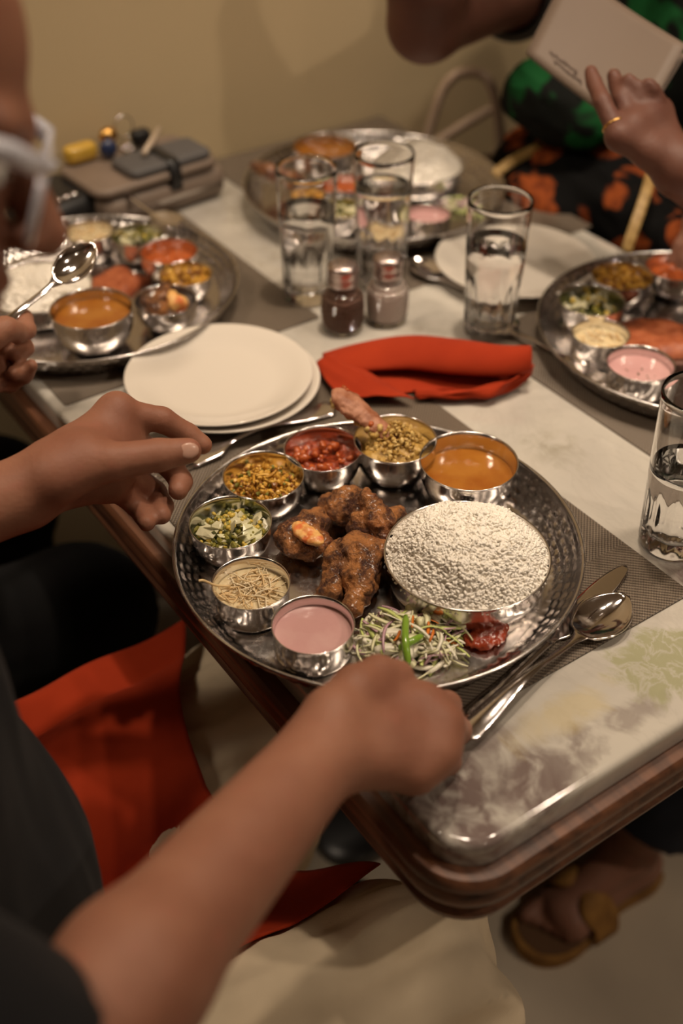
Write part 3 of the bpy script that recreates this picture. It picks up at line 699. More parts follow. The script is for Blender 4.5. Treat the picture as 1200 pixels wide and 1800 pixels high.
# ---- other trays: cheaper fillings
def small_bowl(c, R, H, fill, where, seed, group):
    kd = 'cup' if fill in ('pink', 'white') else 'round'
    nm = {'pink': 'pink yogurt', 'white': 'creamy vermicelli pudding', 'orange': 'orange sambar', 'red': 'red curry', 'yellow': 'yellow vegetables', 'green': 'green cabbage and dal', 'chick': 'fried chicken pieces', 'khaki': 'khaki mash'}[fill]
    bowl(c, R, H, kd, f'steel bowl holding {nm} on the {where}', group)
    zf = FZ+H*.62; dp = H*.42; lb = f'{nm} in its steel bowl on the {where}'
    if fill == 'pink':
        o = liquid('pink_yogurt', c, R*.93, zf, dp, M['pink'], lb, seed)
        if 'right' in where: chunks('herb_fleck', None, R*.5, 0, .0005, 7, (.0012, .002), [M['gr1']], None, seed, flat=.4, parent=o, zs=.0006)
    elif fill == 'orange': liquid('orange_sambar', c, R*.92, zf+H*.08, dp, M['orange'], lb, seed)
    elif fill == 'white':
        o = mound('vermicelli_pudding', c, R*.92, zf+.002, .003, .001, 80, M['cream'], lb, seed=seed, base=dp, n=24); strands('vermicelli', None, 0, 30, R*.7, (.01, .02), (.0007, .001), [M['verm'], M['verm2']], None, seed, zs=.003, parent=o, th=.9)
    elif fill == 'red':
        o = mound('red_curry', c, R*.92, zf, .006, .004, 75, M['redc2'], lb, seed=seed, base=dp, n=28)
    elif fill == 'yellow':
        o = mound('yellow_vegetable', c, R*.92, zf, .005, .002, 90, M['yv'], lb, seed=seed, base=dp, n=24); chunks('chopped_piece', None, R*.85, 0, .008, 130, (.002, .0042), [M['yv2'], M['yv'], M['yv2'], M['yv3']], None, seed, parent=o, zs=.007)
    elif fill == 'khaki':
        o = mound('khaki_mash', c, R*.92, zf, .007, .003, 70, M['kh'], lb, seed=seed, base=dp, n=24); chunks('mash_lump', None, R*.8, 0, .010, 90, (.002, .0045), [M['kh'], M['kh2']], None, seed, parent=o, zs=.006)
    elif fill == 'green':
        o = mound('green_vegetable', c, R*.92, zf, .004, .003, 80, M['gr1'], lb, seed=seed, base=dp, n=24); chunks('dal_grain', None, R*.8, 0, .007, 60, (.0025, .0045), [M['dal'], M['gr2'], M['gr1'], M['cabb']], None, seed, parent=o, zs=.006)
        chunks('cabbage_flake', None, R*.7, 0, .009, 12, (.006, .010), [M['cabb']], None, seed+1, flat=.2, parent=o, zs=.005)
    elif fill == 'chick':
        for k in range(3):
            p_ = np.array([c[0]+(-.012, .010, .004)[k], c[1]+(-.006, -.008, .012)[k], zf+.008]); V, F = nets([([E_(p_, (.012, .010, .010)), C_(p_, p_+np.array([.008*(k-1), .01, .006]), .008, .006)], .004, .003)], .0025, 1, lambda v: .0022*fbm(v, 90, 3, seed+k))
            tag(ob('fried_chicken', V, F, [M['fried'], M['flesh'], M['fried']][k]), ['dark fried chunk at the near left of the filled bowl on the far left tray', 'pale fried chunk in the bowl on the far left tray', 'fried chunk at the back of the bowl on the far left tray'][k], 'fried food', 'fried chunks in the bowl')
def fish(c, a, sx, sy, lab, seed):
    def fn(u, v):
        x = (u-.5)*sx; y = (v-.5)*sy*(1-.35*abs(u-.4)); r = min(1, 6*min(u, 1-u))*min(1, 6*min(v, 1-v))
        return (x+.003*math.sin(9*v+seed), y+.003*math.sin(8*u+seed), .002+.009*r**.5)
    V, F = grid(fn, 26, 18, 0); V = np.array(V); V[:, 2] += .0016*fbm(V, 110, 3, seed); n = len(V); B = V.copy(); B[:, 2] = .0003; V = np.vstack([V, B])
    F = list(F)+[tuple(i+n for i in reversed(f)) for f in F]; nu, nv = 26, 18; id_ = lambda i, j: i*(nv+1)+j
    bd = [id_(i, 0) for i in range(nu)]+[id_(nu, j) for j in range(nv)]+[id_(i, nv) for i in range(nu, 0, -1)]+[id_(0, j) for j in range(nv, 0, -1)]
    F += [(bd[(k+1) % len(bd)], bd[k], n+bd[k], n+bd[(k+1) % len(bd)]) for k in range(len(bd))]
    o = ob('fried_fish', V, F, M['fishflat'], loc=(c[0], c[1], FZ+.0002)); o.rotation_euler = (0, 0, a); tag(o, lab, 'fried food', 'flat fried fillets')
G2, G3, G4 = 'bowls on the far left tray', 'bowls on the right tray', 'bowls on the farthest tray'
W2, W3, W4 = 'far left tray', 'right tray', 'farthest tray'
def cr_(px, py, h=.034): q = P(px, py, FZ+h); return (q[0], q[1])
for c, R, H, fl, sd in ((cr_(155, 402), .030, .032, 'white', 41), (cr_(240, 410), .031, .033, 'green', 42), (cr_(296, 440), .034, .034, 'red', 43), (cr_(325, 475), .030, .030, 'yellow', 44), (cr_(290, 524), .034, .032, 'chick', 45), (cr_(160, 541, .044), .0435, .044, 'orange', 46)):
    small_bowl(c, R, H, fl, W2, sd, G2)
c = cr_(70, 492); c = (c[0]-.004, c[1]+.0); bowl(c, .060, .028, 'wide', 'wide steel bowl of rice on the far left tray', G2); rice(c, .0575, FZ+.022, .017, 900, 'flat heap of white rice on the far left tray', 47, base=.016)
fish((.468, 1.135), .25, .085, .060, 'flat reddish fried fillet in the middle of the far left tray', 1)
for c, R, H, fl, sd in ((cr_(1094, 484), .0345, .034, 'yellow', 51), (cr_(1188, 468), .0345, .034, 'red', 52), (cr_(1040, 527), .0355, .034, 'green', 53), (cr_(1056, 585, .030), .0300, .030, 'white', 54), (cr_(1126, 638, .030), .034, .030, 'pink', 55)):
    small_bowl(c, R, H, fl, W3, sd, G3)
bowl((.965, .622), .060, .028, 'wide', 'wide steel bowl of rice on the right tray outside the picture', G3); rice((.965, .622), .0575, FZ+.022, .016, 500, 'heap of white rice on the right tray', 57, base=.016)
fish((.893, .700), -.5, .10, .085, 'flat reddish fried fillet on the right tray beside the pink yogurt', 3)
for c, R, H, fl, sd in ((cr_(570, 256, .044), .0435, .044, 'orange', 61), (cr_(612, 318), .030, .032, 'red', 62), (cr_(600, 362), .030, .032, 'green', 63), (cr_(542, 335), .030, .032, 'yellow', 64), (cr_(752, 374, .028), .0285, .028, 'pink', 65), (cr_(676, 385, .028), .028, .028, 'white', 66)):
    small_bowl(c, R, H, fl, W4, sd, G4)
c = (.935, 1.165); bowl(c, .062, .028, 'wide', 'wide steel bowl of rice on the farthest tray', G4); rice(c, .060, FZ+.022, .030, 900, 'tall heap of white rice on the farthest tray', 67, base=.016)
p_ = P(806, 366, FZ); strands('cabbage_salad', (p_[0], p_[1]), FZ, 60, .022, (.01, .022), (.0015, .003), [M['cab1'], M['cab2'], M['cab3'], M['onion']], 'small cabbage salad on the farthest tray', 68, ell=.8, cat='salad')
fa = cr_(500, 300, .03)
fried([([C_(np.array([.742, 1.262, FZ+.040]), np.array([.775, 1.240, FZ+.022]), .006, .012), E_(np.array([.785, 1.235, FZ+.016]), (.018, .015, .013))], .006, .004)], 'fried drumstick poking over the rim of the farthest tray', h=.0025, seed=8)
# ------------------------------------------------------------------ plates
pp = [(0, .004), (.055, .004), (.066, .0055), (.080, .0115), (.0925, .0165), (.0938, .0178), (.0932, .0188), (.0918, .0186), (.079, .0142), (.066, .0085), (.055, .0068), (0, .0066)]
pp = [(0, .003), (.05, .003), (.052, 0), (.055, 0), (.057, .003)]+pp[2:]
V, F = lathe(pp, 96)
pc = P(388, 661, .772)[:2]; ZP = MZ
pl0 = ob('dinner_plate', V, F, M['porc'], loc=(pc[0]+.004, pc[1]-.004, .7505+.0015)); tag(pl0, 'lower white plate of the stack of two behind the nearest tray', 'plate', 'white plates')
o = dup(pl0, (pc[0]-.001, pc[1]+.002, .7505+.0015+.0062), .4, 'upper white plate of the stack of two behind the nearest tray')
o = dup(pl0, (*P(905, 457, .768)[:2], MZ+.0002), .9, 'single white plate standing behind the middle water glass')
# ------------------------------------------------------------------ drinking glasses
def glass_parts():
    R0, R1, H = .0275, .0335, .155
    def fac(a, r, z, amp):
        k = max(0, min(1, (z-.008)/.010))*max(0, min(1, (.072-z)/.020)); return r-amp*k*abs(math.sin(a*6))**1.0*1.0
    outer = [(0, .001), (.018, .001), (.0235, 0), (.0262, .0015), (.0272, .005)]+[(R0+(R1-R0)*(z/H)**1.0, z) for z in (.009, .012, .016, .022, .03, .04, .05, .056, .062, .067, .072, .078, .09, .11, .13, .148)]
    lip = [(R1, .1535), (R1-.0006, .155), (R1-.0016, .1548), (R1-.0021, .153)]
    zs = (.148, .13, .11, .09, .078, .072, .062, .05, .04, .03, .022)
    inner = [(R0+(R1-R0)*(z/H)-.0018-.001*max(0, .07-z)/.05, z) for z in zs]+[(.020, .0165), (.012, .0145), (0, .014)]
    prof = outer+lip+inner; no = len(outer)
    def fn(a, k, r, z):
        if 4 < k < no: r = fac(a, r, z, .0022)
        return r, z
    return lathe(prof, 96, fn), (R0, R1, H)
(gV, gF), _g = glass_parts()
def water_mesh(level):
    R0, R1, H = _g
    zs = [z for z in (.022, .03, .04, .05, .062, .072, .078, .09, .11, .13) if z < level-.004]+[level]
    pr = [(0, .0137), (.0121, .0142), (.0203, .0162)]+[(R0+(R1-R0)*(z/H)-.0018-.001*max(0, .07-z)/.05+.0004, z) for z in zs]
    pr += [(pr[-1][0]-.0012, level-.0007), (0, level-.0009)]
    return lathe(pr, 72)
gmesh = None
g3 = P(880, 349, .905); g1 = P(538, 293, .905); g2 = P(675, 270, .905); gR = P(1240, 690, .905)
for c, lv, lab in ((g1, .108, 'tall water glass behind the shakers, left one of the pair'), (g2, .118, 'tall water glass behind the shakers, right one of the pair'), (g3, .108, 'tall water glass standing before the single white plate behind the napkin'), (gR, .085, 'half full water glass cut by the right edge of the picture')):
    z0 = .7502 if c is not g2 else .7523
    t = thing('water_glass', lab, 'glass', (c[0], c[1], z0), 0, 'tall water glasses')
    if gmesh is None: g = ob('tumbler', gV, gF, M['glass'], t); gmesh = g
    else: g = gmesh.copy(); COL.objects.link(g); g.parent = t
    V, F = water_mesh(lv); ob('water', V, F, M['water'], t)
# ------------------------------------------------------------------ shakers
M['cap'] = steel_mat('cap_steel', .28, (.62, .52, .50), .1)
sb = [(0, 0), (.0165, 0), (.019, .002)]
NR = 8
for i in range(NR*6+1):
    t = i/(NR*6); z = .003+.052*t; base = .0195+.0030*math.sin(PI*(t*.85+.08))-.006*max(0, t-.75)/.25; sb.append((base+.0014*math.cos(2*PI*NR*t), z))
sb += [(.0135, .0585), (.0135, .063)]
sb_in = [(max(0, r-.0022), z) for r, z in sb[::-1]][:-3]+[(.015, .004), (0, .004)]
for (px, py), fillm, lab in (((602, 577), mat('ground_pepper', (.17, .085, .06), .8, noise=(900, (.28, .16, .11), .4, .6)), 'ribbed glass shaker of dark pepper with a steel cap'), ((679, 562), mat('table_salt', (.95, .84, .76), .6, noise=(900, (.82, .70, .62), .4, .6)), 'ribbed glass shaker of pale salt with a steel cap')):
    c = P(px, py); t = thing('condiment_shaker', lab, 'shaker', (c[0], c[1], .7502), 0, 'condiment shakers'); t.scale = (1.0, 1.0, .93)
    V, F = lathe(sb+sb_in, 48); ob('bottle', V, F, M['glass'], t)
    fz = .050 if 'salt' in lab else .053
    pf = [(0, .0037), (.0150, .0037)]+[(r-.0018, z) for r, z in sb if .006 < z < fz]; pf += [(0, pf[-1][1]+.001)]
    V, F = lathe(pf, 40); q = ob('pepper' if 'pepper' in lab else 'salt', V, F, fillm, t); q['kind'] = 'stuff'
    V, F = lathe([(0, .0585), (.0152, .0585), (.0160, .0595), (.0160, .066), (.0152, .068), (.0160, .070), (.0165, .078), (.0158, .082), (.012, .0845), (0, .0852)], 48); cp = ob('cap', V, F, M['cap'], t)
    V = []; F = []
    for k in range(7):
        a = 2*PI*k/6; rr0 = 0 if k == 6 else .006; vv, ff = lathe([(0, .0005), (.0008, .0004), (.0008, -.0005)], 8); V2, F2 = xf((vv, ff), Matrix.Translation((rr0*math.cos(a), rr0*math.sin(a), .0848))); V, F = join((V, F), (V2, F2))
    ob('sprinkle_hole', V, F, M['rubber'], cp)
# ------------------------------------------------------------------ cutlery
def blade(L, wf, zf, df, th, n=60, nv=12):
    def fn(u, v):
        s = (v-.5)*2; return (u*L, s*wf(u), zf(u)-df(u)*(1-s*s))
    return grid(fn, n, nv, th)
def sstep(a, b, x): t = max(0, min(1, (x-a)/(b-a))); return t*t*(3-2*t)
def spoon_mesh(L=.205, W=.021):
    bl = .30
    def wf(u):
        if u > 1-bl:
            t = (u-(1-bl))/bl; return max(.0006, W*max(0, math.sin(PI*min(1, t*.92+.08)))**.62 if t < .99 else .004)
        h_ = .0062*(1-sstep(0, .5, u))+.0030; e = math.sqrt(max(0, 1-(1-min(1, u/.05))**2)); return max(.001, (h_ if u > .05 else h_*e))+.004*sstep(.64, .72, u)
    zf = lambda u: .0075+.008*math.sin(PI*sstep(0, .70, u))-.003*sstep(0, .2, u)*0+(.001 if u > .7 else 0)
    df = lambda u: .0072*max(0, math.sin(PI*max(0, (u-(1-bl))/bl)))**.7 if u > 1-bl else -.0012*(1-u)
    return blade(L, wf, zf, df, .0014, 80, 14)
def knife_mesh(L=.225):
    def wf(u):
        if u < .45: return .0042+.0035*(1-sstep(0, .3, u))-(.004*(1-min(1, u/.03)))
        if u < .5: return .0045
        t = (u-.5)/.5; return max(.0004, .0098*min(1, t*6+.45)*math.sqrt(max(0, 1-max(0, t-.55)**2/.2026)))
    th = lambda u: .0
    V, F = blade(L, wf, lambda u: .0030, lambda u: -.0010*(u < .5), .0018, 80, 10); V = np.array(V)
    hm = (V[:, 0] < .47*L); V[hm, 2] = .0035+(V[hm, 2]-.0028)*2.2
    return V, F
def fork_mesh(L=.195):
    parts = []
    def wf(u): return .0095*(1-sstep(0, .5, u))+.003+.008*sstep(.72, .84, u) if u > .03 else .006+.2*u
    parts.append(blade(L*.80, wf, lambda u: .003+.007*math.sin(PI*sstep(.1, 1, u))+.001, lambda u: -.0008, .0015, 50, 8))
    for k in range(4):
        y = (k-1.5)*.0060; parts.append(tube([(L*.79, y*.9, .0035), (L*.85, y, .0025), (L*.93, y, .0045), (L, y, .0085)], [.0017, .0016, .0013, .0006], 8))
    return join(*parts)
def place_cut(nm, VF, a, b_, z, lab, cat, group=None, roll=0, pitch=0):
    a = np.array(a); b_ = np.array(b_); d = b_-a; V, F = VF
    o = ob(nm, V, F, M['cutlery'], loc=(a[0], a[1], z)); o.rotation_euler = (roll, pitch, math.atan2(d[1], d[0])); return tag(o, lab, cat, group)
place_cut('spoon', spoon_mesh(), P(812, 1296, .760)[:2], P(1092, 1050, .762)[:2], MZ, 'steel dinner spoon lying on the mat nearest the table corner', 'spoon')
place_cut('table_knife', knife_mesh(.222), P(822, 1262, .757)[:2], P(1101, 993, .756)[:2], MZ, 'steel table knife half under the rim of the nearest tray', 'knife')
place_cut('fork', fork_mesh(.20), P(585, 712, .757)[:2], P(340, 806, .757)[:2], MZ+.0, 'steel fork lying between the nearest tray and the stacked plates', 'fork')
place_cut('fork', fork_mesh(.19), (.772, .845), (.800, .66), MZ, 'steel fork beside the right tray, half hidden by the water glass', 'fork')
place_cut('spoon', spoon_mesh(.19, .019), (.792, .80), (.795, .985), MZ, 'steel spoon between the middle water glass and the farthest tray', 'spoon')
place_cut('table_knife', knife_mesh(.20), (.615, 1.00), (.640, 1.19), MZ, 'steel table knife on the marble beside the far left tray', 'knife') if False else None
place_cut('spoon', spoon_mesh(.18, .018), (.555, 1.345), (.577, 1.215), FZ+.022, 'steel serving spoon resting on the rim of the far left tray', 'spoon', pitch=-.02)
# ------------------------------------------------------------------ folded red napkin on the table
def napkin():
    root = thing('folded_napkin', 'folded red cloth napkin lying on the marble behind the nearest tray', 'napkin', (0, 0, 0))
    Z = .7545
    A = P(556, 640, Z)[:2]; A2 = P(600, 668, Z)[:2]; B_ = P(728, 706, Z)[:2]; C2 = P(775, 596, Z)[:2]; D2 = P(938, 632, Z+.02)[:2]; E2 = P(880, 692, Z)[:2]
    n = 34
    def layer(c00, c10, c11, c01, zf, nm, th=.0012):
        c00, c10, c11, c01 = map(np.array, (c00, c10, c11, c01))
        def fn(u, v):
            p_ = (c00*(1-u)+c10*u)*(1-v)+(c01*(1-u)+c11*u)*v
            return (p_[0], p_[1], zf(u, v)+.0006*math.sin(9*u+5*v)+.0005*math.sin(17*v-7*u))
        V, F = grid(fn, n, n, th); return ob(nm, V, F, M['red'], root)
    layer(P(558, 642, Z)[:2], P(600, 700, Z)[:2], P(905, 676, Z)[:2], P(925, 640, Z)[:2], lambda u, v: Z+.002, 'under_fold')
    L1 = P(560, 640, Z)[:2]; L2 = P(590, 622, Z)[:2]; L3 = P(590, 690, Z)[:2]
    # lower left flap: from left tip to the fold line reaching the near point
    layer(P(553, 652, Z)[:2], P(598, 712, Z)[:2], P(728, 712, Z)[:2], P(600, 626, Z+.01)[:2], lambda u, v: Z+.004+.012*math.sin(PI*min(1, v*.75+.1))*(1-.35*u)+.010*v*(1-u)*0, 'under_fold')
        # upper fold: long tapering roll from left tip to the open right end
    spine = [P(570, 638, Z+.006), P(640, 628, Z+.010), P(720, 622, Z+.014), P(800, 632, Z+.017), P(870, 640, Z+.020), P(930, 638, Z+.022)]
    sp = spline(spine, 8); K = len(sp)-1
    def roll(u, v):
        i = u*K; i0 = min(int(i), K-1); p_ = sp[i0]*(1-(i-i0))+sp[i0+1]*(i-i0)
        t = unit(sp[min(i0+1, K)]-sp[max(i0-1, 0)]); sd = unit(np.cross((0, 0, 1), t)); wdt = .012+.040*max(0, math.sin(PI*min(1, u*.85+.08)))**.8*(1-.35*u); hz = .006+.016*sstep(0, .7, u)
        a = (v*1.35-.12)*PI+0.0
        q = p_+sd*wdt*math.cos(a)*.62+np.array([0, 0, 1])*(hz*math.sin(a)*.8)
        if a > PI*1.0: q = p_+sd*(-wdt*.62+wdt*.5*(a/PI-1)*2)+np.array([0, 0, -hz*.5*(a/PI-1)*2])
        q[2] = max(Z-.001, q[2]); return q
    V, F = grid(roll, 60, 40, .0012); ob('rolled_fold', V, F, M['red'], root)
    # inner lip: open pocket toward the camera at the right
    mid = [P(730, 704, Z), P(780, 706, Z+.001), P(830, 702, Z+.002), P(880, 688, Z+.004), P(925, 662, Z+.008), P(938, 640, Z+.014)]
    sp2 = spline(mid, 8); K2 = len(sp2)-1
    def lip(u, v):
        i = u*K2; i0 = min(int(i), K2-1); p_ = sp2[i0]*(1-(i-i0))+sp2[i0+1]*(i-i0)
        j = u*.62+.38; i = j*K; i1 = min(int(i), K-1); q = sp[i1]*(1-(i-i1))+sp[i1+1]*(i-i1)
        r = p_*(1-v)+np.array([q[0], q[1], Z+.001])*v; r = np.array(r); r[2] = Z+.010*math.exp(-((v-.10)/.10)**2)*(1-.5*abs(u-.5))+.002*math.sin(14*u+3*v)*(1-v)+(.006*u*(1-v))
        return r
    V, F = grid(lip, 48, 30, .0012); ob('under_fold', V, F, M['red'], root)
    mid3 = spline([P(736, 700, Z+.004), P(800, 690, Z+.010), P(860, 680, Z+.014), P(905, 664, Z+.018), P(932, 640, Z+.020)], 8); K3 = len(mid3)-1
    def lip2(u, v):
        i = u*K3; i0 = min(int(i), K3-1); p_ = mid3[i0]*(1-(i-i0))+mid3[i0+1]*(i-i0); b0 = np.array([p_[0]+.003, p_[1]+.004, Z])
        q = p_*(1-v)+b0*v; q[0] += .006*math.sin(PI*v)*math.sin(8*u); q[1] += .008*math.sin(PI*v)*math.sin(8*u+1); return q
    V, F = grid(lip2, 40, 12, .0012); ob('under_fold', V, F, M['red'], root)
napkin()
# ------------------------------------------------------------------ wallets, keys and black bag at the wall
def pillow_box(L, W, H, b=.006): return rrect(0, 0, H/2, L, W, H, .02, b)
M['taupe'] = mat('taupe_leather', (.24, .18, .14), .5, noise=(25, (.20, .15, .115), .3, .7), bump=(500, .3, .0006)); M['grey'] = mat('grey_fabric', (.10, .095, .095), .6, bump=(600, .3, .0005))
t = thing('clutch_bag', 'taupe fabric clutch bag with a beaded zip, under the organizer', 'bag', (.620, 1.328, .7505), .10)
V, F = pillow_box(.186, .110, .042, .016); ob('body', V, F, M['taupe'], t)
zp = [(-.080+.160*k/40, -.0535, .017) for k in range(41)]
V, F = [], []
for k in range(40): V, F = join((V, F), box(-.082+.0041*k, -.0555, .022, .0028, .0032, .005))
q = ob('beaded_zip', V, F, M['cutlery'], t, smooth=False); q['kind'] = 'stuff'
t = thing('travel_organizer', 'grey and taupe travel organizer closed with a dark strap, under the keys', 'wallet', (.612, 1.330, .7935), .08)
V, F = pillow_box(.180, .112, .012, .0055); ob('cover', V, F, M['taupe'], t)
V, F = rrect(.022, -.022, .0175, .120, .060, .013, .012, .006); ob('pouch', V, F, M['grey'], t)
V, F = rprof(.020, -.0, .016, .118, .002, [(0, 0), (0, .025), (-.001, .026)], 3); V = [(x, y, z if z > .001 else -.001) for x, y, z in V]
V, F = tube([], 1) if False else (V, F)
strap = []
for (y, z) in ((-.0580, -.012), (-.0585, .006), (-.0545, .022), (-.045, .0255), (-.005, .0255), (.020, .014), (.052, .0125), (.0575, .006)):
    strap.append((y, z))
V = []; F = []
for i, (y, z) in enumerate(strap): V += [(.012, y, z), (.028, y, z), (.028, y*.97, z-.0012), (.012, y*.97, z-.0012)]
for i in range(len(strap)-1):
    for k in range(4): F.append((i*4+k, i*4+(k+1) % 4, (i+1)*4+(k+1) % 4, (i+1)*4+k))
F += [(3, 2, 1, 0), tuple(len(V)-4+k for k in range(4))]; ob('strap', V, F, M['rubber'], t)
M['yel'] = mat('yellow_resin', (.62, .38, .05), .3, Coat_Weight=.3); M['blue'] = mat('blue_enamel', (.015, .03, .09), .25, Coat_Weight=.5); M['pen'] = mat('cream_pen', (.6, .48, .36), .3)
kz = .8060
t = thing('key_ring', 'bunch of keys with yellow and blue fobs lying on the organizer', 'keys', (.586, 1.368, kz), .1)
def ell_mesh(c, r, R=None, n=16):
    V, F = lathe([(math.sin(PI*i/10)*1.0, -math.cos(PI*i/10)) for i in range(11)], n); V = np.array(V)*np.array(r)
    if R is not None: V = V@R.T
    return (V+np.array(c)).tolist(), F
V, F = rrect(-.034, .004, .012, .044, .022, .022, .009, .007); q = ob('yellow_fob', V, F, M['yel'], t)
V, F = ell_mesh((-.002, -.012, .0135), (.012, .010, .013)); ob('blue_fob', V, F, M['blue'], t)
V, F = ell_mesh((.010, .006, .022), (.013, .010, .011)); q = ob('brass_fob', V, F, M['gold'], t)
V, F = tube([(.036+.014*math.cos(a), .010, .026+.014*math.sin(a)) for a in np.linspace(0, 2*PI, 25)[:-1]], .0011, 6, closed=True); ob('ring', V, F, M['cutlery'], t)
V, F = rrect(.056, .004, .010, .026, .018, .018, .006, .005); ob('car_key', V, F, M['rubber'], t)
for k in range(2):
    V, F = rrect(.026+.006*k, -.012, .004+.0025*k, .010, .012, .0022, .004, .001); V2, F2 = box(.026+.006*k, .006, .004+.0025*k, .0035, .026, .0018); V, F = join((V, F), (V2, F2)); ob('key', V, F, M['cutlery'], t)
a = np.array([.640, 1.325, .8125]); V, F = tube([(.610, 1.305, .8245), (.662, 1.362, .8265)], .0036, 10); tag(ob('pen', V, F, M['pen']), 'cream pen slipped under the strap of the organizer', 'pen')
t = thing('black_pouch', 'small black pouch with a metal clasp beside the clutch bag', 'bag', (.492, 1.335, .7505), .2)
V, F = pillow_box(.095, .10, .045, .018); ob('body', V, F, M['rubber'], t)
for k in range(3): V, F = ell_mesh((-.012+.012*k, -.035, .0455), (.0045, .0045, .0035)); ob('clasp', V, F, M['cutlery'], t)
# ------------------------------------------------------------------ benches, hand bag
M['vinyl'] = mat('brown_vinyl', (.07, .04, .025), .45, bump=(90, .2, .002)); M['tan'] = mat('pale_tan_leather', (.46, .34, .25), .45, noise=(30, (.40, .29, .21), .3, .7))
def bench(x0, x1, y0, y1, lab, zt=.43):
    t = thing('bench', lab, 'bench', ((x0+x1)/2, (y0+y1)/2, 0))
    V, F = rrect(0, 0, zt-.05, x1-x0, y1-y0, .10, .03, .02); ob('seat', V, F, M['vinyl'], t)
    for sx in (-1, 1):
        for sy in (-1, 1):
            V, F = box(sx*((x1-x0)/2-.05), sy*((y1-y0)/2-.06), (zt-.10)/2, .05, .05, zt-.1003); ob('leg', V, F, M['wood'], t, False)
    return t
bench(-.42, .04, .22, 1.38, 'brown padded bench under the two people on the left')
bench(1.12, 1.60, .20, 1.385, 'brown padded bench under the woman in green', .40)
t = thing('tote_bag', 'pale tan leather tote bag with two arched handles against the wall', 'bag', (1.125, 1.305, .4005), -.5)
def bagf(u, v):
    a = 2*PI*u; w_ = .11+.010*v; d_ = .055-.018*v; z = .285*v; e = .45
    return (w_*math.copysign(abs(math.cos(a))**e, math.cos(a)), d_*math.copysign(abs(math.sin(a))**e, math.sin(a)), z)
V, F = grid(bagf, 48, 10, 0); V = np.array(V); V[:, 2] += .0; c0 = len(V); V = np.vstack([V, [[0, 0, 0]]]); F = list(F)+[(c0, (i+1)*11, i*11) for i in range(48)]; ob('body', V, F, M['tan'], t)
for s_, hh in ((-1, .155), (1, .115)):
    pts = spline([(-.066, s_*.034, .265), (-.060, s_*.036, .315), (-.035, s_*.040, .285+hh*.85), (0, s_*.042, .285+hh), (.035, s_*.040, .285+hh*.85), (.060, s_*.036, .315), (.066, s_*.034, .265)], 6)
    V, F = tube(pts if s_ < 0 else [np.array(q_2)+np.array([.10*max(0, q_2[2]-.27)/.12, .02, -.04*max(0, q_2[2]-.27)/.12]) for q_2 in pts], .0075, 8); ob('handle', V, F, M['tan'], t)
# ------------------------------------------------------------------ people
def finger(j, r): return ([C_(j[i], j[i+1], r[i], r[i+1]) for i in range(len(j)-1)], .003, .0045)
def hand_groups(wr, mcps, fingers, thumb, s=1.0, rf=None, palm_r=.0125, wrist_r=.024, toward=None):
    g = []
    pr = [C_(wr, m_, wrist_r*.72, palm_r*s) for m_ in mcps]
    for i in range(3): pr.append(C_(mcps[i], mcps[i+1], palm_r*.95*s, palm_r*.92*s))
    pr.append(C_(thumb[0], (np.array(mcps[0])+np.array(wr))/2, .016*s, .013*s))
    pr.append(C_(thumb[0], thumb[1], .0165*s, .0125*s))
    g.append((pr, .012, .012))
    base = [(.0105, .0092, .0082, .0072), (.0107, .0095, .0085, .0074), (.0100, .0090, .0080, .0070), (.0090, .0078, .0072, .0062)]
    for j, b in zip(fingers, base): g.append(finger(j, [v*s for v in b]))
    g.append(finger(thumb[1:], [.0128*s, .0112*s, .0088*s]))
    return g
def auto_hand(wr, fd, pn, side, s=1.0, curl=.5):
    """relaxed hand: fd forward, pn palm normal (out of the palm); side +1 if the thumb lies along pn x fd"""
    fd = unit(fd); pn = unit(pn-fd*np.dot(pn, fd)); lat = np.cross(pn, fd)*side; m_ = []; fi = []
    for k, (o, l) in enumerate(((.027, .090), (.008, .094), (-.011, .089), (-.028, .080))):
        q = wr+fd*l*s+lat*o*s; m_.append(q); L_ = ((.042, .025, .018), (.046, .028, .019), (.042, .026, .018), (.033, .020, .016))[k]; j = [q]; a = curl*.5
        for i in range(3):
            a += curl*(.5, .9, .6)[i]; d_ = fd*math.cos(a)+pn*math.sin(a)+lat*o*.8*(1-i*.3); j.append(j[-1]+d_*L_[i]*s)
        fi.append(j)
    th = [wr+fd*.02*s+lat*.022*s+pn*.008, wr+fd*.055*s+lat*.045*s+pn*.018, wr+fd*.085*s+lat*.055*s+pn*.024, wr+fd*.108*s+lat*.056*s+pn*.028]
    return m_, fi, th
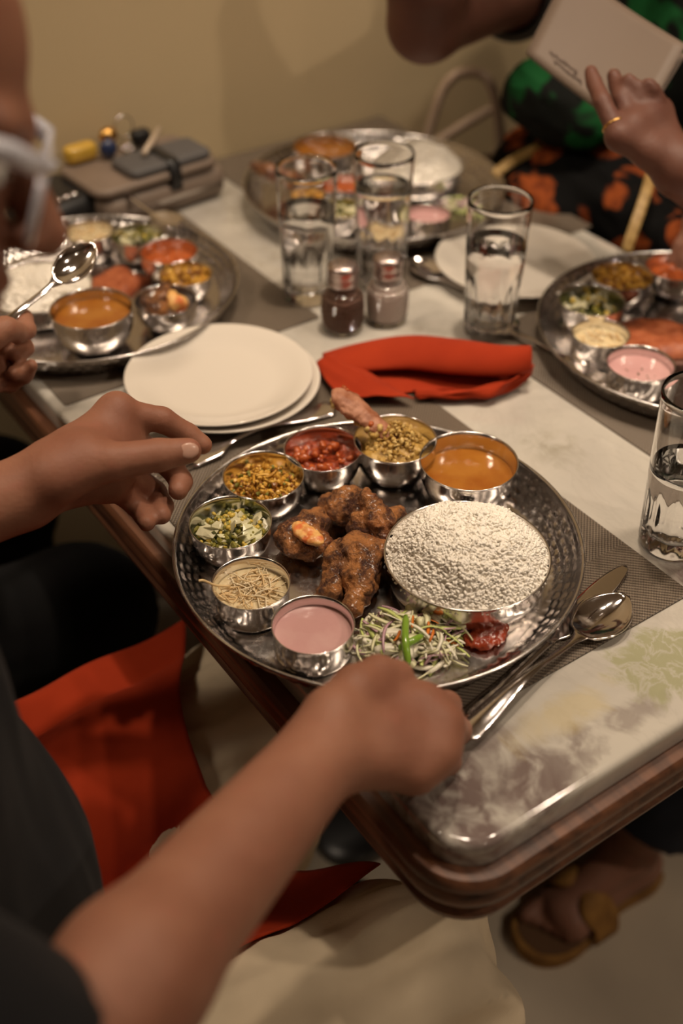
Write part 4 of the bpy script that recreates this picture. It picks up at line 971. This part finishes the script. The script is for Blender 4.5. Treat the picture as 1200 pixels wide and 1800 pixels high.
def head_prims(c, f, up=(0, 0, 1), s=1.0):
    R = frame(f, up); L = lambda x, y, z: np.array(c)+R@(np.array([x, y, z])*s)
    g = [([E_(L(-.012, 0, .040), np.array((.100, .078, .084))*s, R), E_(L(.028, 0, -.025), np.array((.062, .061, .085))*s, R), C_(L(-.01, .045, -.055), L(.062, .012, -.100), .020*s, .018*s), C_(L(-.01, -.045, -.055), L(.062, -.012, -.100), .020*s, .018*s),
            E_(L(.052, .036, -.030), np.array((.030, .026, .030))*s, R), E_(L(.052, -.036, -.030), np.array((.030, .026, .030))*s, R), E_(L(.072, 0, -.062), np.array((.022, .032, .026))*s, R)], .022, .01),
         ([C_(L(.080, -.040, .022), L(.086, 0, .020), .0085*s), C_(L(.080, .040, .022), L(.086, 0, .020), .0085*s)], .008, .012),
         ([C_(L(.086, 0, .012), L(.112, 0, -.030), .0085*s, .0120*s), E_(L(.102, .011, -.034), np.array((.010, .007, .007))*s, R), E_(L(.102, -.011, -.034), np.array((.010, .007, .007))*s, R)], .005, .007),
         ([E_(L(.094, 0, -.060), np.array((.007, .023, .0055))*s, R), E_(L(.092, 0, -.072), np.array((.007, .020, .0065))*s, R), E_(L(.084, 0, -.100), np.array((.012, .016, .012))*s, R)], .003, .004),
         ([E_(L(-.006, .078, -.008), np.array((.017, .008, .031))*s, R), E_(L(-.006, -.078, -.008), np.array((.017, .008, .031))*s, R)], .003, .005)]
    sub = [E_(L(.104, .033, .000), np.array((.022, .016, .012))*s, R), E_(L(.104, -.033, .000), np.array((.022, .016, .012))*s, R)]
    eyes = [(L(.076, .033, .000), .0125*s), (L(.076, -.033, .000), .0125*s)]
    g.append(([E_(e[0], np.array([1, 1, 1.])*e[1]*1.06) for e in eyes], .001, .002))
    return g, sub, eyes, R, L
M['eye'] = mat('eye_white', (.75, .72, .68), .15); M['iris'] = mat('iris', (.05, .025, .012), .1)
def person(label, k):
    skin = k['skin']; parts = []; C0 = k['pelvis']; CH = k['chest']; s = k.get('s', 1.0)
    core = [E_(C0, (.13*s, .17*s, .12*s)), C_(C0, CH, .125*s, .135*s), C_(k['shR'], k['shL'], .062*s), E_(CH, (.12*s, .165*s, .16*s)), C_(CH+np.array([0, 0, .08]), k['neck'], .07*s, .055*s)]
    legs = []
    for sd in 'RL':
        hp, kn, an = k['hip'+sd], k['knee'+sd], k['ankle'+sd]
        legs += [C_(hp, kn, .074*s, .042*s), C_(kn, an+(kn-an)*.55, .042*s, .046*s), C_(an+(kn-an)*.55, an, .046*s, .032*s)]
    parts.append(nets([(core+legs, .05, .02)], .012, 1))
    g, sub, eyes, R, L = head_prims(k['head'], k['hf'], k.get('hu', (0, 0, 1)), s)
    g.insert(0, ([C_(k['neck'], L(-.03, 0, -.05), .056*s, .052*s)], .02, .02)); g[1] = (g[1][0], g[1][1], .03)
    parts.append(nets(g, .0032, 1, sub=sub, k_sub=.010))
    for sd in 'RL':
        sh, el, wr = k['sh'+sd], k['el'+sd], k['wr'+sd]; ra = k.get('ra', 1.0)
        arm = ([C_(sh, sh+(el-sh)*.5, .055*ra, .047*ra), C_(sh+(el-sh)*.5, el, .047*ra, .040*ra), C_(el, el+(wr-el)*.28, .041*ra, .043*ra), C_(el+(wr-el)*.28, wr, .043*ra, k.get('wr_r', .027))], .018, .015)
        fd = unit(wr-el); hd = k.get('hand'+sd)
        if hd is None: mc, fi, th = auto_hand(wr, *k['auto'+sd], s=.95)
        else: mc, fi, th = hd
        if sd == 'L' and 'palmx' in k: arm = (arm[0]+k['palmx'], arm[1], arm[2])
        knu = []
        if sd == 'R' and 'knuckle' in k: knu = [([C_(th[1], mc[0]-unit(CAM-mc[0])*.004, .013, .010)], .004, .010)]+[([C_(q+unit(CAM-q)*.0060, q+unit(CAM-q)*.0045+(wr-q)*.12, .0098, .006)], .002, .007) for q in mc]
        parts.append(nets([arm]+hand_groups(wr, mc, fi, th, k.get('hs', 1.0))+knu, k.get('armres', .0028), 2))
    for sd in 'RL':
        an, ft = k['ankle'+sd], k['foot'+sd]        # foot direction
        f_ = unit(ft); fs = k.get('fs', 1.0); hl = an-f_*.03*fs; hl = np.array([hl[0], hl[1], an[2]-.055]); z0 = hl[2]; bl = hl+f_*.155*fs; bl[2] = z0-.004; lt = np.cross((0, 0, 1), f_); isd = 1 if sd == 'R' else -1
        fg = [([C_(an, hl, .034, .028), C_(hl, bl, .026, .022), C_(an, bl+np.array([0, 0, .008]), .032, .020), C_(hl, bl-lt*.022*isd, .024, .016), C_(bl+lt*.02, bl-lt*.025, .017, .014)], .018, .01)]
        for q in range(5):
            o_ = (.026-.0135*q)*isd; b0 = bl+lt*o_; ln = (.040, .034, .028, .022, .016)[q]; rr0 = (.0115, .0085, .008, .0075, .007)[q]; fg.append(([C_(b0, b0+f_*ln+np.array([0, 0, -.006]), rr0, rr0)], .002, .004))
        parts.append(nets(fg, .004, 1))
    V, F = npjoin(parts); body = ob('person', V, F, skin); tag(body, label, 'person')
    for e, r in eyes:
        V, F = ell_mesh(e, (r, r, r)); ob('eye', V, F, M['eye'], body)
        V, F = ell_mesh(e+R[:, 0]*r*.62, (r*.5, r*.5, r*.5)); ob('iris', V, F, M['iris'], body)
    return body, R, L
def folds(amp, sc, dirv=(1, 0, 0), seed=0):
    d = unit(dirv)
    def fn(v):
        q = v-np.outer(v@d, d)*.75; n = fbm(q, sc, 3, seed); return amp*(1-2*np.abs(n))*.6+amp*.5*fbm(v, sc*.5, 2, seed+3)
    return fn
A3 = lambda *a: np.array(a, float)
def trousers(k, m_, body, grow=.022, amp=.006, s=1.0, hem=.10, name='trousers', seed=0):
    gs = [([E_(k['pelvis'], (.15*s, .19*s, .13*s)), C_(k['pelvis'], k['pelvis']+A3(0, 0, .10), .145*s, .135*s)], .03, .05)]
    for sd in 'RL':
        hp, kn, an = k['hip'+sd], k['knee'+sd], k['ankle'+sd]; r = grow
        e = an+(kn-an)*hem
        gs.append(([C_(hp, kn, .082*s+r, .050*s+r), E_(kn+A3(.0, 0, -.004), (.052*s+r,)*3), C_(kn, e, .052*s+r*.9, .050*s+r*.7)], .03, .05, [(e, unit(an-kn))]))
    V, F = nets(gs, .007, 2, folds(amp, 16, k['kneeR']-k['hipR'], seed)); return ob(name, V, F, m_, body)
# ---- person A: foreground diner. Hands from measured joints
hA_R = dict(wr=D(560, 1332, .735))
wR = hA_R['wr']
mR = [D(742, 1232, .792), D(772, 1268, .786), D(765, 1318, .776), D(728, 1358, .768)]
mR = [D(742, 1240, .790), D(772, 1274, .785), D(764, 1320, .776), D(728, 1354, .768)]
fR = [[mR[0], D(785, 1240, .825), D(765, 1248, .845), D(735, 1245, .850)],
      [mR[1], D(802, 1284, .826), D(778, 1292, .846), D(748, 1290, .850)],
      [mR[2], D(785, 1338, .812), D(765, 1340, .832), D(738, 1332, .838)],
      [mR[3], D(740, 1372, .792), D(725, 1368, .806), D(706, 1358, .812)]]
tR = [D(585, 1262, .750), D(624, 1212, .767), D(664, 1184, .783), D(702, 1186, .792)]
wL = D(40, 868, .885)
mL = [D(205, 724, .925), D(222, 770, .945), D(210, 818, .952), D(190, 850, .945)]
fL = [[mL[0], D(285, 738, .940), D(330, 764, .952), D(356, 782, .955)],
      [mL[1], D(300, 818, .975), D(318, 846, .965), D(313, 862, .955)],
      [mL[2], D(272, 866, .985), D(286, 890, .970), D(284, 906, .955)],
      [mL[3], D(238, 888, .970), D(254, 908, .958), D(258, 920, .945)]]
tL = [D(100, 838, .875), D(195, 812, .880), D(278, 800, .890), D(332, 792, .898)]
kA = dict(skin=M['skinA'], belly=A3(.004, .53, .715), pelvis=A3(-.11, .52, .50), chest=A3(-.045, .53, .90), neck=A3(.005, .565, 1.06), head=A3(.117, .605, 1.198), hf=A3(.829, -.44, -.344), hu=(.42, .084, .904),
          shR=A3(-.08, .34, 1.02), shL=A3(-.08, .73, 1.02), elR=A3(.024, .275, .876), elL=A3(-.03, .735, .845), wrR=wR, wrL=wL, handR=(mR, fR, tR), handL=(mL, fL, tL), ra=.87, wr_r=.0275,
          hipR=A3(-.10, .43, .50), hipL=A3(-.10, .61, .50), kneeR=A3(.326, .368, .510), kneeL=A3(.39, .700, .487), ankleR=A3(.275, .38, .095), ankleL=A3(.34, .69, .095), footR=A3(1, .05, 0), footL=A3(1, 0, 0), armres=.0024, knuckle=1, hs=1.13, palmx=[C_(D(95, 815, .885), D(205, 765, .925), .020, .017), C_(D(150, 800, .885), D(215, 800, .93), .017, .015)])
bodyA, RA, LA = person('bald diner in a black shirt and glasses reaching over the nearest tray', kA)
trousers(kA, M['khaki'], bodyA, .020, .017, seed=1)
def shirt(k, m_, body, sl=.93, s=1.0, amp=.005, name='shirt', seed=0, fat=1.0, cuff=.050):
    C0, CH = k['pelvis'], k['chest']
    gs = [([C_(C0+A3(.02, 0, .02), CH, .145*s*fat, .150*s), E_(C0+A3(.05, 0, .13)*s, (.15*s*fat, .165*s, .14*s)), C_(k['shR'], k['shL'], .072*s), E_(CH, (.135*s, .18*s, .17*s)), C_(CH+A3(0, 0, .08), k['neck']-A3(0, 0, .02), .085*s, .066*s)], .05, .03)]
    if 'belly' in k: gs[0][0].append(E_(k['belly'], (.135, .165, .175)))
    for sd in 'RL':
        sh, el = k['sh'+sd], k['el'+sd]; e = sh+(el-sh)*sl; gs.append(([C_(sh, e+(el-sh)*.1, .068*s, cuff*s)], .02, .03, [(e, unit(el-sh))]))
    V, F = nets(gs, .007, 2, folds(amp, 14, (0, .3, 1), seed)); return ob(name, V, F, m_, body)
shirt(kA, M['black'], bodyA, sl=.97, seed=2, cuff=.056)
def shoes(k, body, m_):
    for sd in 'RL':
        an, f_ = k['ankle'+sd], unit(k['foot'+sd]); z = .040; h_ = np.array([an[0], an[1], z])-f_*.030; t_ = h_+f_*.20; lt = np.cross((0, 0, 1), f_)
        V, F = nets([([C_(h_, t_, .036, .034), C_(an, h_+f_*.13, .046, .030), C_(h_+f_*.14+lt*.012, h_+f_*.14-lt*.012, .034)], .02, .01, [((0, 0, .0), (0, 0, -1)), (an+A3(0, 0, .002), (0, 0, 1))])], .005, 1); ob('shoe', V, F, m_, body)
shoes(kA, bodyA, M['rubber'])
# nails
def nail(pt, nrm, fd, w_, l_, body):
    R = frame(fd, nrm); V, F = ell_mesh(pt, (l_, w_, .0018), R, 14); ob('fingernail', V, F, M['nail'], body)
toC = lambda p_: unit(CAM-p_)
nail(tL[3]+toC(tL[3])*.0094, toC(tL[3]), tL[3]-tL[2], .0062, .0080, bodyA)
nail(tR[3]+unit(toC(tR[3])+A3(0, 0, .6))*.0094, unit(toC(tR[3])+A3(0, 0, .6)), tR[3]-tR[2], .0062, .0080, bodyA)
# spectacles
M['frame'] = mat('pale_clear_frame', (.72, .72, .80), .2, Coat_Weight=.5); 
sp_ = ob('spectacles', [(0, 0, 0)], [], M['frame'], bodyA); 
parts = []
for sd in (-1, 1):
    pts = [LA(.104-.10*abs(.032+.030*math.cos(a)*1-.0)*.0, sd*.034+.030*math.cos(a), -.006+.023*math.sin(a)*1.0) for a in np.linspace(0, 2*PI, 25)[:-1]]; parts.append(tube(pts, .0024, 6, closed=True))
    parts.append(tube([LA(.104, sd*.066, .012), LA(.088, sd*.078, .016), LA(.03, sd*.084, .016), LA(-.012, sd*.085, .010), LA(-.030, sd*.080, -.018)], [.0052, .0060, .0055, .004, .0025], 8))
parts.append(tube([LA(.104, -.006, .000), LA(.109, 0, .006), LA(.104, .006, .000)], .0022, 6))
V, F = join(*parts); me = bpy.data.meshes.new('spectacles'); me.from_pydata(V, [], F); me.materials.append(M['frame']); me.polygons.foreach_set('use_smooth', [True]*len(me.polygons)); sp_.data = me
for sd in (-1, 1):
    V, F = lathe([(0, .001), (.5, .0009), (1, 0), (1, -.0012), (0, -.0004)], 24); Rl = RA; V = [tuple(LA(.104, sd*.034, -.006)+RA@np.array([v[2], v[0]*.0285, v[1]*.0225])) for v in V]; ob('lens', V, F, M['glass'], sp_)
M['hair'] = mat('grey_hair', (.10, .085, .075), .6, noise=(300, (.20, .18, .17), .4, .6), bump=(500, .6, .001))
def hair_cap(head, R, s, m_, body, back_only=True, name='hair', vol=1.05, long_=False):
    L = lambda x, y, z: np.array(head)+R@(np.array([x, y, z])*s)
    pr = [E_(L(-.020, 0, .040), np.array((.103, .082, .086))*s*vol, R)]
    if long_: pr += [C_(L(-.06, 0, .03), L(-.09, 0, -.14), .065*s, .05*s), C_(L(-.03, .07, .02), L(-.05, .07, -.12), .03*s, .025*s), C_(L(-.03, -.07, .02), L(-.05, -.07, -.12), .03*s, .025*s)]
    cut = [(L(.035 if not back_only else -.03, 0, .06), R@A3(1, 0, -.55 if not back_only else -.1)), ] 
    V, F = nets([(pr, .02, .01, cut)], .005, 1, lambda v: .002*fbm(v, 90, 3)); return ob(name, V, F, m_, body)
hair_cap(kA['head'], RA, 1.0, M['hair'], bodyA)
# ---- red napkin on A's lap
def lapn():
    c = [P(22, 1212, .600)[:2], P(320, 1106, .590)[:2], P(404, 1372, .575)[:2]]
    hk = lambda x, y: None
    def legz(x, y):
        def one(hp, kn):
            t = max(0, min(1, (x-hp[0])/(kn[0]-hp[0]))); cyy = hp[1]+(kn[1]-hp[1])*t; r = .102*(1-t)+.072*t; d = abs(y-cyy); return .49+(math.sqrt(max(0, r*r-d*d)) if d < r else -.02)
        return max(one(kA['hipR'], kA['kneeR']), one(kA['hipL'], kA['kneeL']))
    x0 = -.02
    def fn(u, v):           # u across x, v along y (near -> far)
        yn = .425+.02*u; yf = .775; y = yn+(yf-yn)*v
        xr = .352-.075*max(0, math.sin(PI*min(1, v*1.0)))**1.2*1.0+.0*v; x = x0+(xr-x0)*u
        z = legz(x, y); sag = .575-.085*math.exp(-((y-.535)/.075)**2)*(1-.15*u)
        z = max(z+.026, sag)+.007
        z += .004*math.sin(28*y+9*x)*(.3+.7*v*(1-v)*4)+.003*math.sin(50*x-22*y)+.010*max(0, u-.85)*math.sin(20*v)
        return (x, y, z)
    V, F = grid(fn, 60, 70, .0015); V = np.array(V); F2 = np.array(F)
    o = ob('lap_napkin', V, F, M['red']); tag(o, 'red cloth napkin spread over the lap of the foreground diner', 'napkin')
lapn()
# ---- person B: neighbour at the left, spoon in the right hand
bw = D(-75, 640, 1.035)
hBm = [D(-10, 588, 1.050), D(-14, 612, 1.065), D(-18, 640, 1.065), D(-22, 668, 1.055)]
hBf = [[hBm[0], D(40, 560, 1.065), D(48, 580, 1.045), D(30, 592, 1.035)], [hBm[1], D(30, 590, 1.085), D(44, 612, 1.070), D(26, 622, 1.055)],
       [hBm[2], D(26, 640, 1.080), D(40, 652, 1.062), D(24, 656, 1.045)], [hBm[3], D(18, 676, 1.070), D(44, 660, 1.060), D(56, 642, 1.052)]]
hBt = [D(-50, 610, 1.015), D(-15, 590, 1.015), D(10, 578, 1.022), D(28, 580, 1.030)]
kB = dict(skin=M['skinA'], pelvis=A3(-.14, 1.08, .50), chest=A3(-.12, 1.08, .90), neck=A3(-.10, 1.08, 1.08), head=A3(-.06, 1.08, 1.235), hf=A3(.95, .05, -.30),
          shR=A3(-.13, .90, 1.02), shL=A3(-.13, 1.27, 1.02), elR=A3(-.02, .87, .80), elL=A3(.03, 1.28, .82), wrR=bw, wrL=A3(.235, 1.25, .80), handR=(hBm, hBf, hBt), autoL=(A3(1, -.2, -.1), A3(0, 0, -1), -1),
          hipR=A3(-.12, .99, .50), hipL=A3(-.12, 1.17, .50), kneeR=A3(.305, .945, .478), kneeL=A3(.30, 1.20, .485), ankleR=A3(.28, .95, .095), ankleL=A3(.28, 1.20, .095), footR=A3(1, 0, 0), footL=A3(1, .1, 0), armres=.003, wr_r=.025)
bodyB, RB, LB = person('person in black at the left holding a spoon over the far left tray', kB); shoes(kB, bodyB, M['rubber'])
trousers(kB, M['blacktr'], bodyB, .020, .004, seed=3); shirt(kB, M['black'], bodyB, sl=.6, seed=4); hair_cap(kB['head'], RB, 1.0, M['hair'], bodyB, False)
V, F = spoon_mesh(.165, .0160); 
a = D(-58, 640, 1.035); b_ = D(104, 488, 1.075); d_ = unit(b_-a); Rs = frame(d_, unit(toC(a)+A3(0, 0, .8))); V = (np.array(V)-np.array([0, 0, .008]))@Rs.T+a
tag(ob('spoon', V, F, M['cutlery']), 'steel spoon held over the far left tray', 'spoon')
# ---- person C: woman in green with the menu
M['green'] = mat('green_print', (.010, .075, .018), .8, spec=.15); b = NB(M['green']); n = b.noise(b.obj(), 11, 3, .5, .6); n2 = b.noise(b.obj(), 40, 3)
b.l(b.mix(b.rng(n, .46, .50), b.mix(n2, (.006, .085, .020), (.004, .05, .012)), (.003, .004, .003)), b.b.inputs['Base Color'])
M['scarf'] = mat('orange_black_print', (.3, .06, .01), .85, spec=.12); b = NB(M['scarf']); n = b.noise(b.obj(), 15, 2, .5, .8); n2 = b.noise(b.obj(), 70, 3)
b.l(b.mix(b.rng(n, .53, .57), (.003, .003, .003), b.mix(b.rng(n2, .4, .6), (.26, .060, .014), (.15, .032, .009))), b.b.inputs['Base Color'])
elR = D(748, 40, 1.42); shR = D(1010, -90, 1.66); wRc = D(770, -230, 1.28)
wC = D(1195, 300, 1.16)
mC = [D(1098, 232, 1.135), D(1118, 205, 1.150), D(1140, 190, 1.165), D(1160, 178, 1.180)]
mC = [D(1088, 240, 1.140), D(1112, 222, 1.150), D(1138, 208, 1.160), D(1158, 196, 1.172)]
fC = [[mC[0], D(1058, 178, 1.150), D(1044, 146, 1.165), D(1038, 126, 1.170)], [mC[1], D(1092, 172, 1.160), D(1084, 150, 1.170), D(1078, 132, 1.172)],
      [mC[2], D(1126, 174, 1.158), D(1112, 152, 1.158), D(1104, 140, 1.156)], [mC[3], D(1154, 172, 1.158), D(1146, 156, 1.152), D(1139, 146, 1.150)]]
tC = [D(1170, 262, 1.185), D(1150, 240, 1.225), D(1122, 215, 1.255), D(1098, 195, 1.272)]
kC = dict(skin=M['skinC'], pelvis=A3(1.31, 1.06, .51), chest=A3(1.30, 1.06, .88), neck=A3(1.28, 1.04, 1.06), head=A3(1.235, 1.00, 1.205), hf=A3(-.95, -.1, -.3),
          shR=A3(1.27, 1.235, .985), shL=A3(1.29, .87, .985), elR=elR, elL=A3(1.14, .72, .80), wrR=wRc, wrL=wC, autoR=(A3(.25, -.2, 1), A3(1, -.2, 0), 1), handL=(mC, fC, tC),
          hipR=A3(1.28, 1.15, .51), hipL=A3(1.28, .97, .51), kneeR=A3(1.02, 1.15, .50), kneeL=A3(1.02, .97, .50), ankleR=A3(1.02, 1.15, .095), ankleL=A3(1.02, .97, .095), footR=A3(-1, 0, 0), footL=A3(-1, 0, 0), armres=.0035, ra=1.08, wr_r=.026)
bodyC, RC, LC = person('person in a green and black printed kurta holding up a pale card', kC); shoes(kC, bodyC, M['rubber'])
trousers(kC, M['blacktr'], bodyC, .020, .004, seed=5)
shirt(kC, M['green'], bodyC, sl=.50, seed=6, name='kurta', amp=.007, fat=1.08, cuff=.066); hair_cap(kC['head'], RC, 1.0, M['rubber'], bodyC, False, long_=True)
e_ = kC['shR']+(elR-kC['shR'])*.50; dR = unit(elR-kC['shR']); fr = frame(dR, (0, 0, 1))
for nm, off, mm, rr0 in (('sleeve_border', .004, M['rubber'], .0655), ('sleeve_piping', -.016, M['pen'], .0685)):
    pts = [e_+dR*off+fr[:, 1]*rr0*math.cos(a)+fr[:, 2]*rr0*math.sin(a) for a in np.linspace(0, 2*PI, 33)[:-1]]; V, F = tube(pts, .0075 if nm == 'sleeve_border' else .0035, 8, closed=True); ob(nm, V, F, mm, bodyC)
V, F = tube([elR+(wRc-elR)*.20+frame(wRc-elR)[:, 1]*.0465*math.cos(a)+frame(wRc-elR)[:, 2]*.0465*math.sin(a) for a in np.linspace(0, 2*PI, 33)[:-1]], .0025, 8, closed=True); tag(ob('bangle', V, F, M['gold']), 'thin gold bangle on the raised forearm of the person in green', 'bangle')
for f_, t_, lb in ((fC[0], .30, 'gold ring on the finger nearest the camera under the card'), (fC[2], .15, 'gold ring on the third finger under the card')):
    a0, a1 = f_[0], f_[1]; c_ = a0+(a1-a0)*t_; R_ = frame(a1-a0); V, F = tube([c_+R_[:, 1]*.0108*math.cos(a)+R_[:, 2]*.0108*math.sin(a) for a in np.linspace(0, 2*PI, 25)[:-1]], .0014, 6, closed=True); tag(ob('finger_ring', V, F, M['gold']), lb, 'ring')
# scarf (dupatta) draped over lap and waist
def pz(px, py, t): return D(px, py, t)
V, F = nets([([E_(pz(1000, 300, 1.585), (.065, .085, .055)), E_(pz(960, 340, 1.55), (.05, .07, .035)), E_(pz(1060, 340, 1.56), (.06, .08, .05)), E_(pz(1150, 330, 1.56), (.07, .09, .07)), E_(pz(1150, 420, 1.50), (.05, .08, .05)), C_(pz(900, 290, 1.62), pz(1000, 260, 1.62), .03, .05)], .04, .02)], .006, 2, folds(.010, 20, (0, 1, .4), 8))
ob('draped_scarf', V, F, M['scarf'], bodyC)
M['trim'] = mat('gold_trim', (.42, .27, .09), .45, noise=(120, (.30, .18, .05), .4, .6))
for pts in ([pz(868, 306, 1.530), pz(905, 280, 1.54), pz(950, 258, 1.545), pz(985, 243, 1.56)], [pz(1148, 292, 1.43), pz(1135, 340, 1.41), pz(1118, 390, 1.40), pz(1100, 442, 1.40)]):
    sp3 = spline(pts, 6); K4 = len(sp3)-1
    def rb(u, v):
        i = u*K4; i0 = min(int(i), K4-1); p_ = sp3[i0]*(1-(i-i0))+sp3[i0+1]*(i-i0); t_ = unit(sp3[i0+1]-sp3[i0]); sd = unit(np.cross(t_, FW)); return p_+sd*(v-.5)*.013
    V, F = grid(rb, 24, 4, .002); ob('gold_trim', V, F, M['trim'], bodyC)
# green puffed fold of the dupatta under the card
V, F = nets([([E_(pz(960, 170, 1.50), (.045, .055, .035)), E_(pz(1010, 200, 1.50), (.05, .06, .04)), C_(pz(905, 185, 1.53), pz(960, 150, 1.50), .012, .035)], .03, .02)], .005, 2, folds(.008, 24, (0, 1, .2), 12)); ob('puffed_fold', V, F, M['green'], bodyC)
# menu card
M['card'] = mat('shaded_card', (.155, .112, .082), .6, noise=(7, (.14, .10, .074), .3, .7))  # pale paper, its shade put into the darkened colour
b = NB(M['card']); o_ = b.obj(); x, y, z = b.sep(o_)
card = thing('menu_card', 'pale folded menu card held up in the ringed hand', 'menu')
q00 = D(924, 92, 1.235); q10 = D(1118, 236, 1.165); q01 = D(1000, -60, 1.265); q11 = D(1205, 78, 1.175)
def cd_(off):
    nrm = unit(np.cross(q10-q00, q01-q00)); 
    if nrm@FW < 0: nrm = -nrm
    return lambda u, v: (q00*(1-u)+q10*u)*(1-v)+(q01*(1-u)+q11*u)*v+nrm*(off(u, v))
V, F = grid(cd_(lambda u, v: .004*math.sin(PI*u)), 12, 12, .0012); ob('front_cover', V, F, M['card'], card)
V, F = grid(cd_(lambda u, v: .004*math.sin(PI*u)+.0025+.012*v), 12, 12, .0012); ob('back_cover', V, F, M['card'], card)
sv, sf = [], []                                   # faint handwriting strokes near the lower left
nrm = unit(np.cross(q10-q00, q01-q00)); nrm = nrm if nrm@FW < 0 else -nrm
r_ = np.random.default_rng(3)
for ln in range(2):
    u0, v0 = .16+.06*ln, .16-.05*ln; pts = []
    for k in range(40):
        u = u0+.26*k/40; v = v0+.012*math.sin(k*1.9)+.008*r_.normal(); pts.append((q00*(1-u)+q10*u)*(1-v)+(q01*(1-u)+q11*u)*v+nrm*(.0006)+(-nrm)*(.004*math.sin(PI*u)))
    sv, sf = join((sv, sf), tube(pts, .0007, 4))
q = ob('faint_writing', sv, sf, mat('faded_ink', (.09, .055, .04), .7), card)
# ---- person D: opposite diner, only a sandalled foot in view
kD = dict(skin=M['skinD'], pelvis=A3(1.33, .52, .51), chest=A3(1.34, .52, .90), neck=A3(1.33, .52, 1.08), head=A3(1.29, .52, 1.235), hf=A3(-.95, .0, -.3),
          shR=A3(1.33, .70, 1.02), shL=A3(1.33, .34, 1.02), elR=A3(1.24, .745, .80), elL=A3(1.24, .30, .80), wrR=A3(1.125, .78, .83), wrL=A3(1.15, .36, .83), autoR=(A3(-1, -.2, -.2), A3(0, 0, -1), -1), autoL=(A3(-1, .2, -.2), A3(0, 0, -1), 1),
          hipR=A3(1.30, .61, .51), hipL=A3(1.30, .43, .51), kneeR=A3(.98, .70, .50), kneeL=A3(.965, .50, .50), ankleR=A3(.99, .72, .105), ankleL=A3(.835, .528, .094), footR=A3(-1, 0, 0), footL=A3(-1, .02, 0), fs=.86, armres=.004)
bodyD, RD, LD = person('diner across the table, seen only as a sandalled foot under dark trousers', kD)
trousers(kD, M['navy'], bodyD, .022, .004, hem=.14, seed=7); shirt(kD, M['navy'], bodyD, sl=.9, seed=8); hair_cap(kD['head'], RD, 1.0, M['rubber'], bodyD, False, long_=True)
M['suede'] = mat('mustard_suede', (.34, .17, .035), .8, noise=(40, (.18, .08, .015), .3, .7), bump=(700, .4, .0006)); M['soleb'] = mat('brown_footbed', (.10, .045, .015), .7)
def sandal(k, sd, lab):
    an, f_ = k['ankle'+sd], unit(k['foot'+sd]); lt = np.cross((0, 0, 1), f_); isd = 1 if sd == 'R' else -1
    hl = np.array([an[0], an[1], 0])-f_*.052; fs = k.get('fs', 1.0)
    t = thing('sandal', lab, 'sandal', (0, 0, 0), 0, 'sandals')
    prof = [(0, .028), (.03, .034), (.09, .030), (.15, .040), (.20, .046), (.235, .041), (.260, .026), (.268, .006)]
    top = []; us = [p[0] for p in prof]
    L_ = [hl+f_*u*fs+lt*w_*(1.0) for u, w_ in prof]; R_ = [hl+f_*u*fs-lt*w_ for u, w_ in prof]
    outl = spline(L_+R_[::-1]+[L_[0]], 4)[:-1]; N = len(outl); V = []; F = []
    for z, g_ in ((0.0005, 1), (.018, 1), (.022, .97)): V += [tuple(np.array([p_[0], p_[1], z])) for p_ in outl]
    for kz_ in range(2):
        for i in range(N): j = (i+1) % N; F.append((kz_*N+i, kz_*N+j, (kz_+1)*N+j, (kz_+1)*N+i))
    F += [tuple(range(N-1, -1, -1)), tuple(2*N+i for i in range(N))]
    # orient check is left to the renderer: both sides shade alike
    ob('sole', V, F, M['suede'], t, autos=40)
    cen = np.mean(outl, axis=0); V = [tuple(np.array([cen[0]+(p_[0]-cen[0])*.92, cen[1]+(p_[1]-cen[1])*.92, z])) for z in (.0215, .0235) for p_ in outl]
    F = [(i, (i+1) % N, N+(i+1) % N, N+i) for i in range(N)]+[tuple(N+i for i in range(N))]; ob('footbed', V, F, M['soleb'], t, autos=40)
    def strap(u, v):
        a = PI*v; c = hl+f_*(.128+.045*u)*fs; return c+lt*.050*math.cos(a)+np.array([0, 0, 1])*(.016+(.056-.016*u)*math.sin(a)**.7)
    V, F = grid(strap, 8, 20, .003); ob('strap', V, F, M['suede'], t)
    c = hl+f_*.155*fs+np.array([0, 0, .071])
    for s_ in (-1, 1):
        def lobe(u, v):
            w_ = .004+.020*math.sin(PI*min(1, u*.8+.05)); a = 2*PI*v; return c+lt*s_*(.004+.045*u)+f_*w_*math.cos(a)+np.array([0, 0, 1])*(.010*math.sin(a)*math.sin(PI*min(1, u+.08))-.030*u*u)
        V, F = grid(lobe, 12, 14, 0); ob('bow_loop', V, F, M['suede'], t)
    V, F = ell_mesh(c, (.009, .009, .008)); ob('bow_knot', V, F, M['suede'], t)
sandal(kD, 'L', 'mustard suede sandal with a bow, in view under the table corner'); sandal(kD, 'R', 'mustard suede sandal with a bow, hidden deeper under the table')
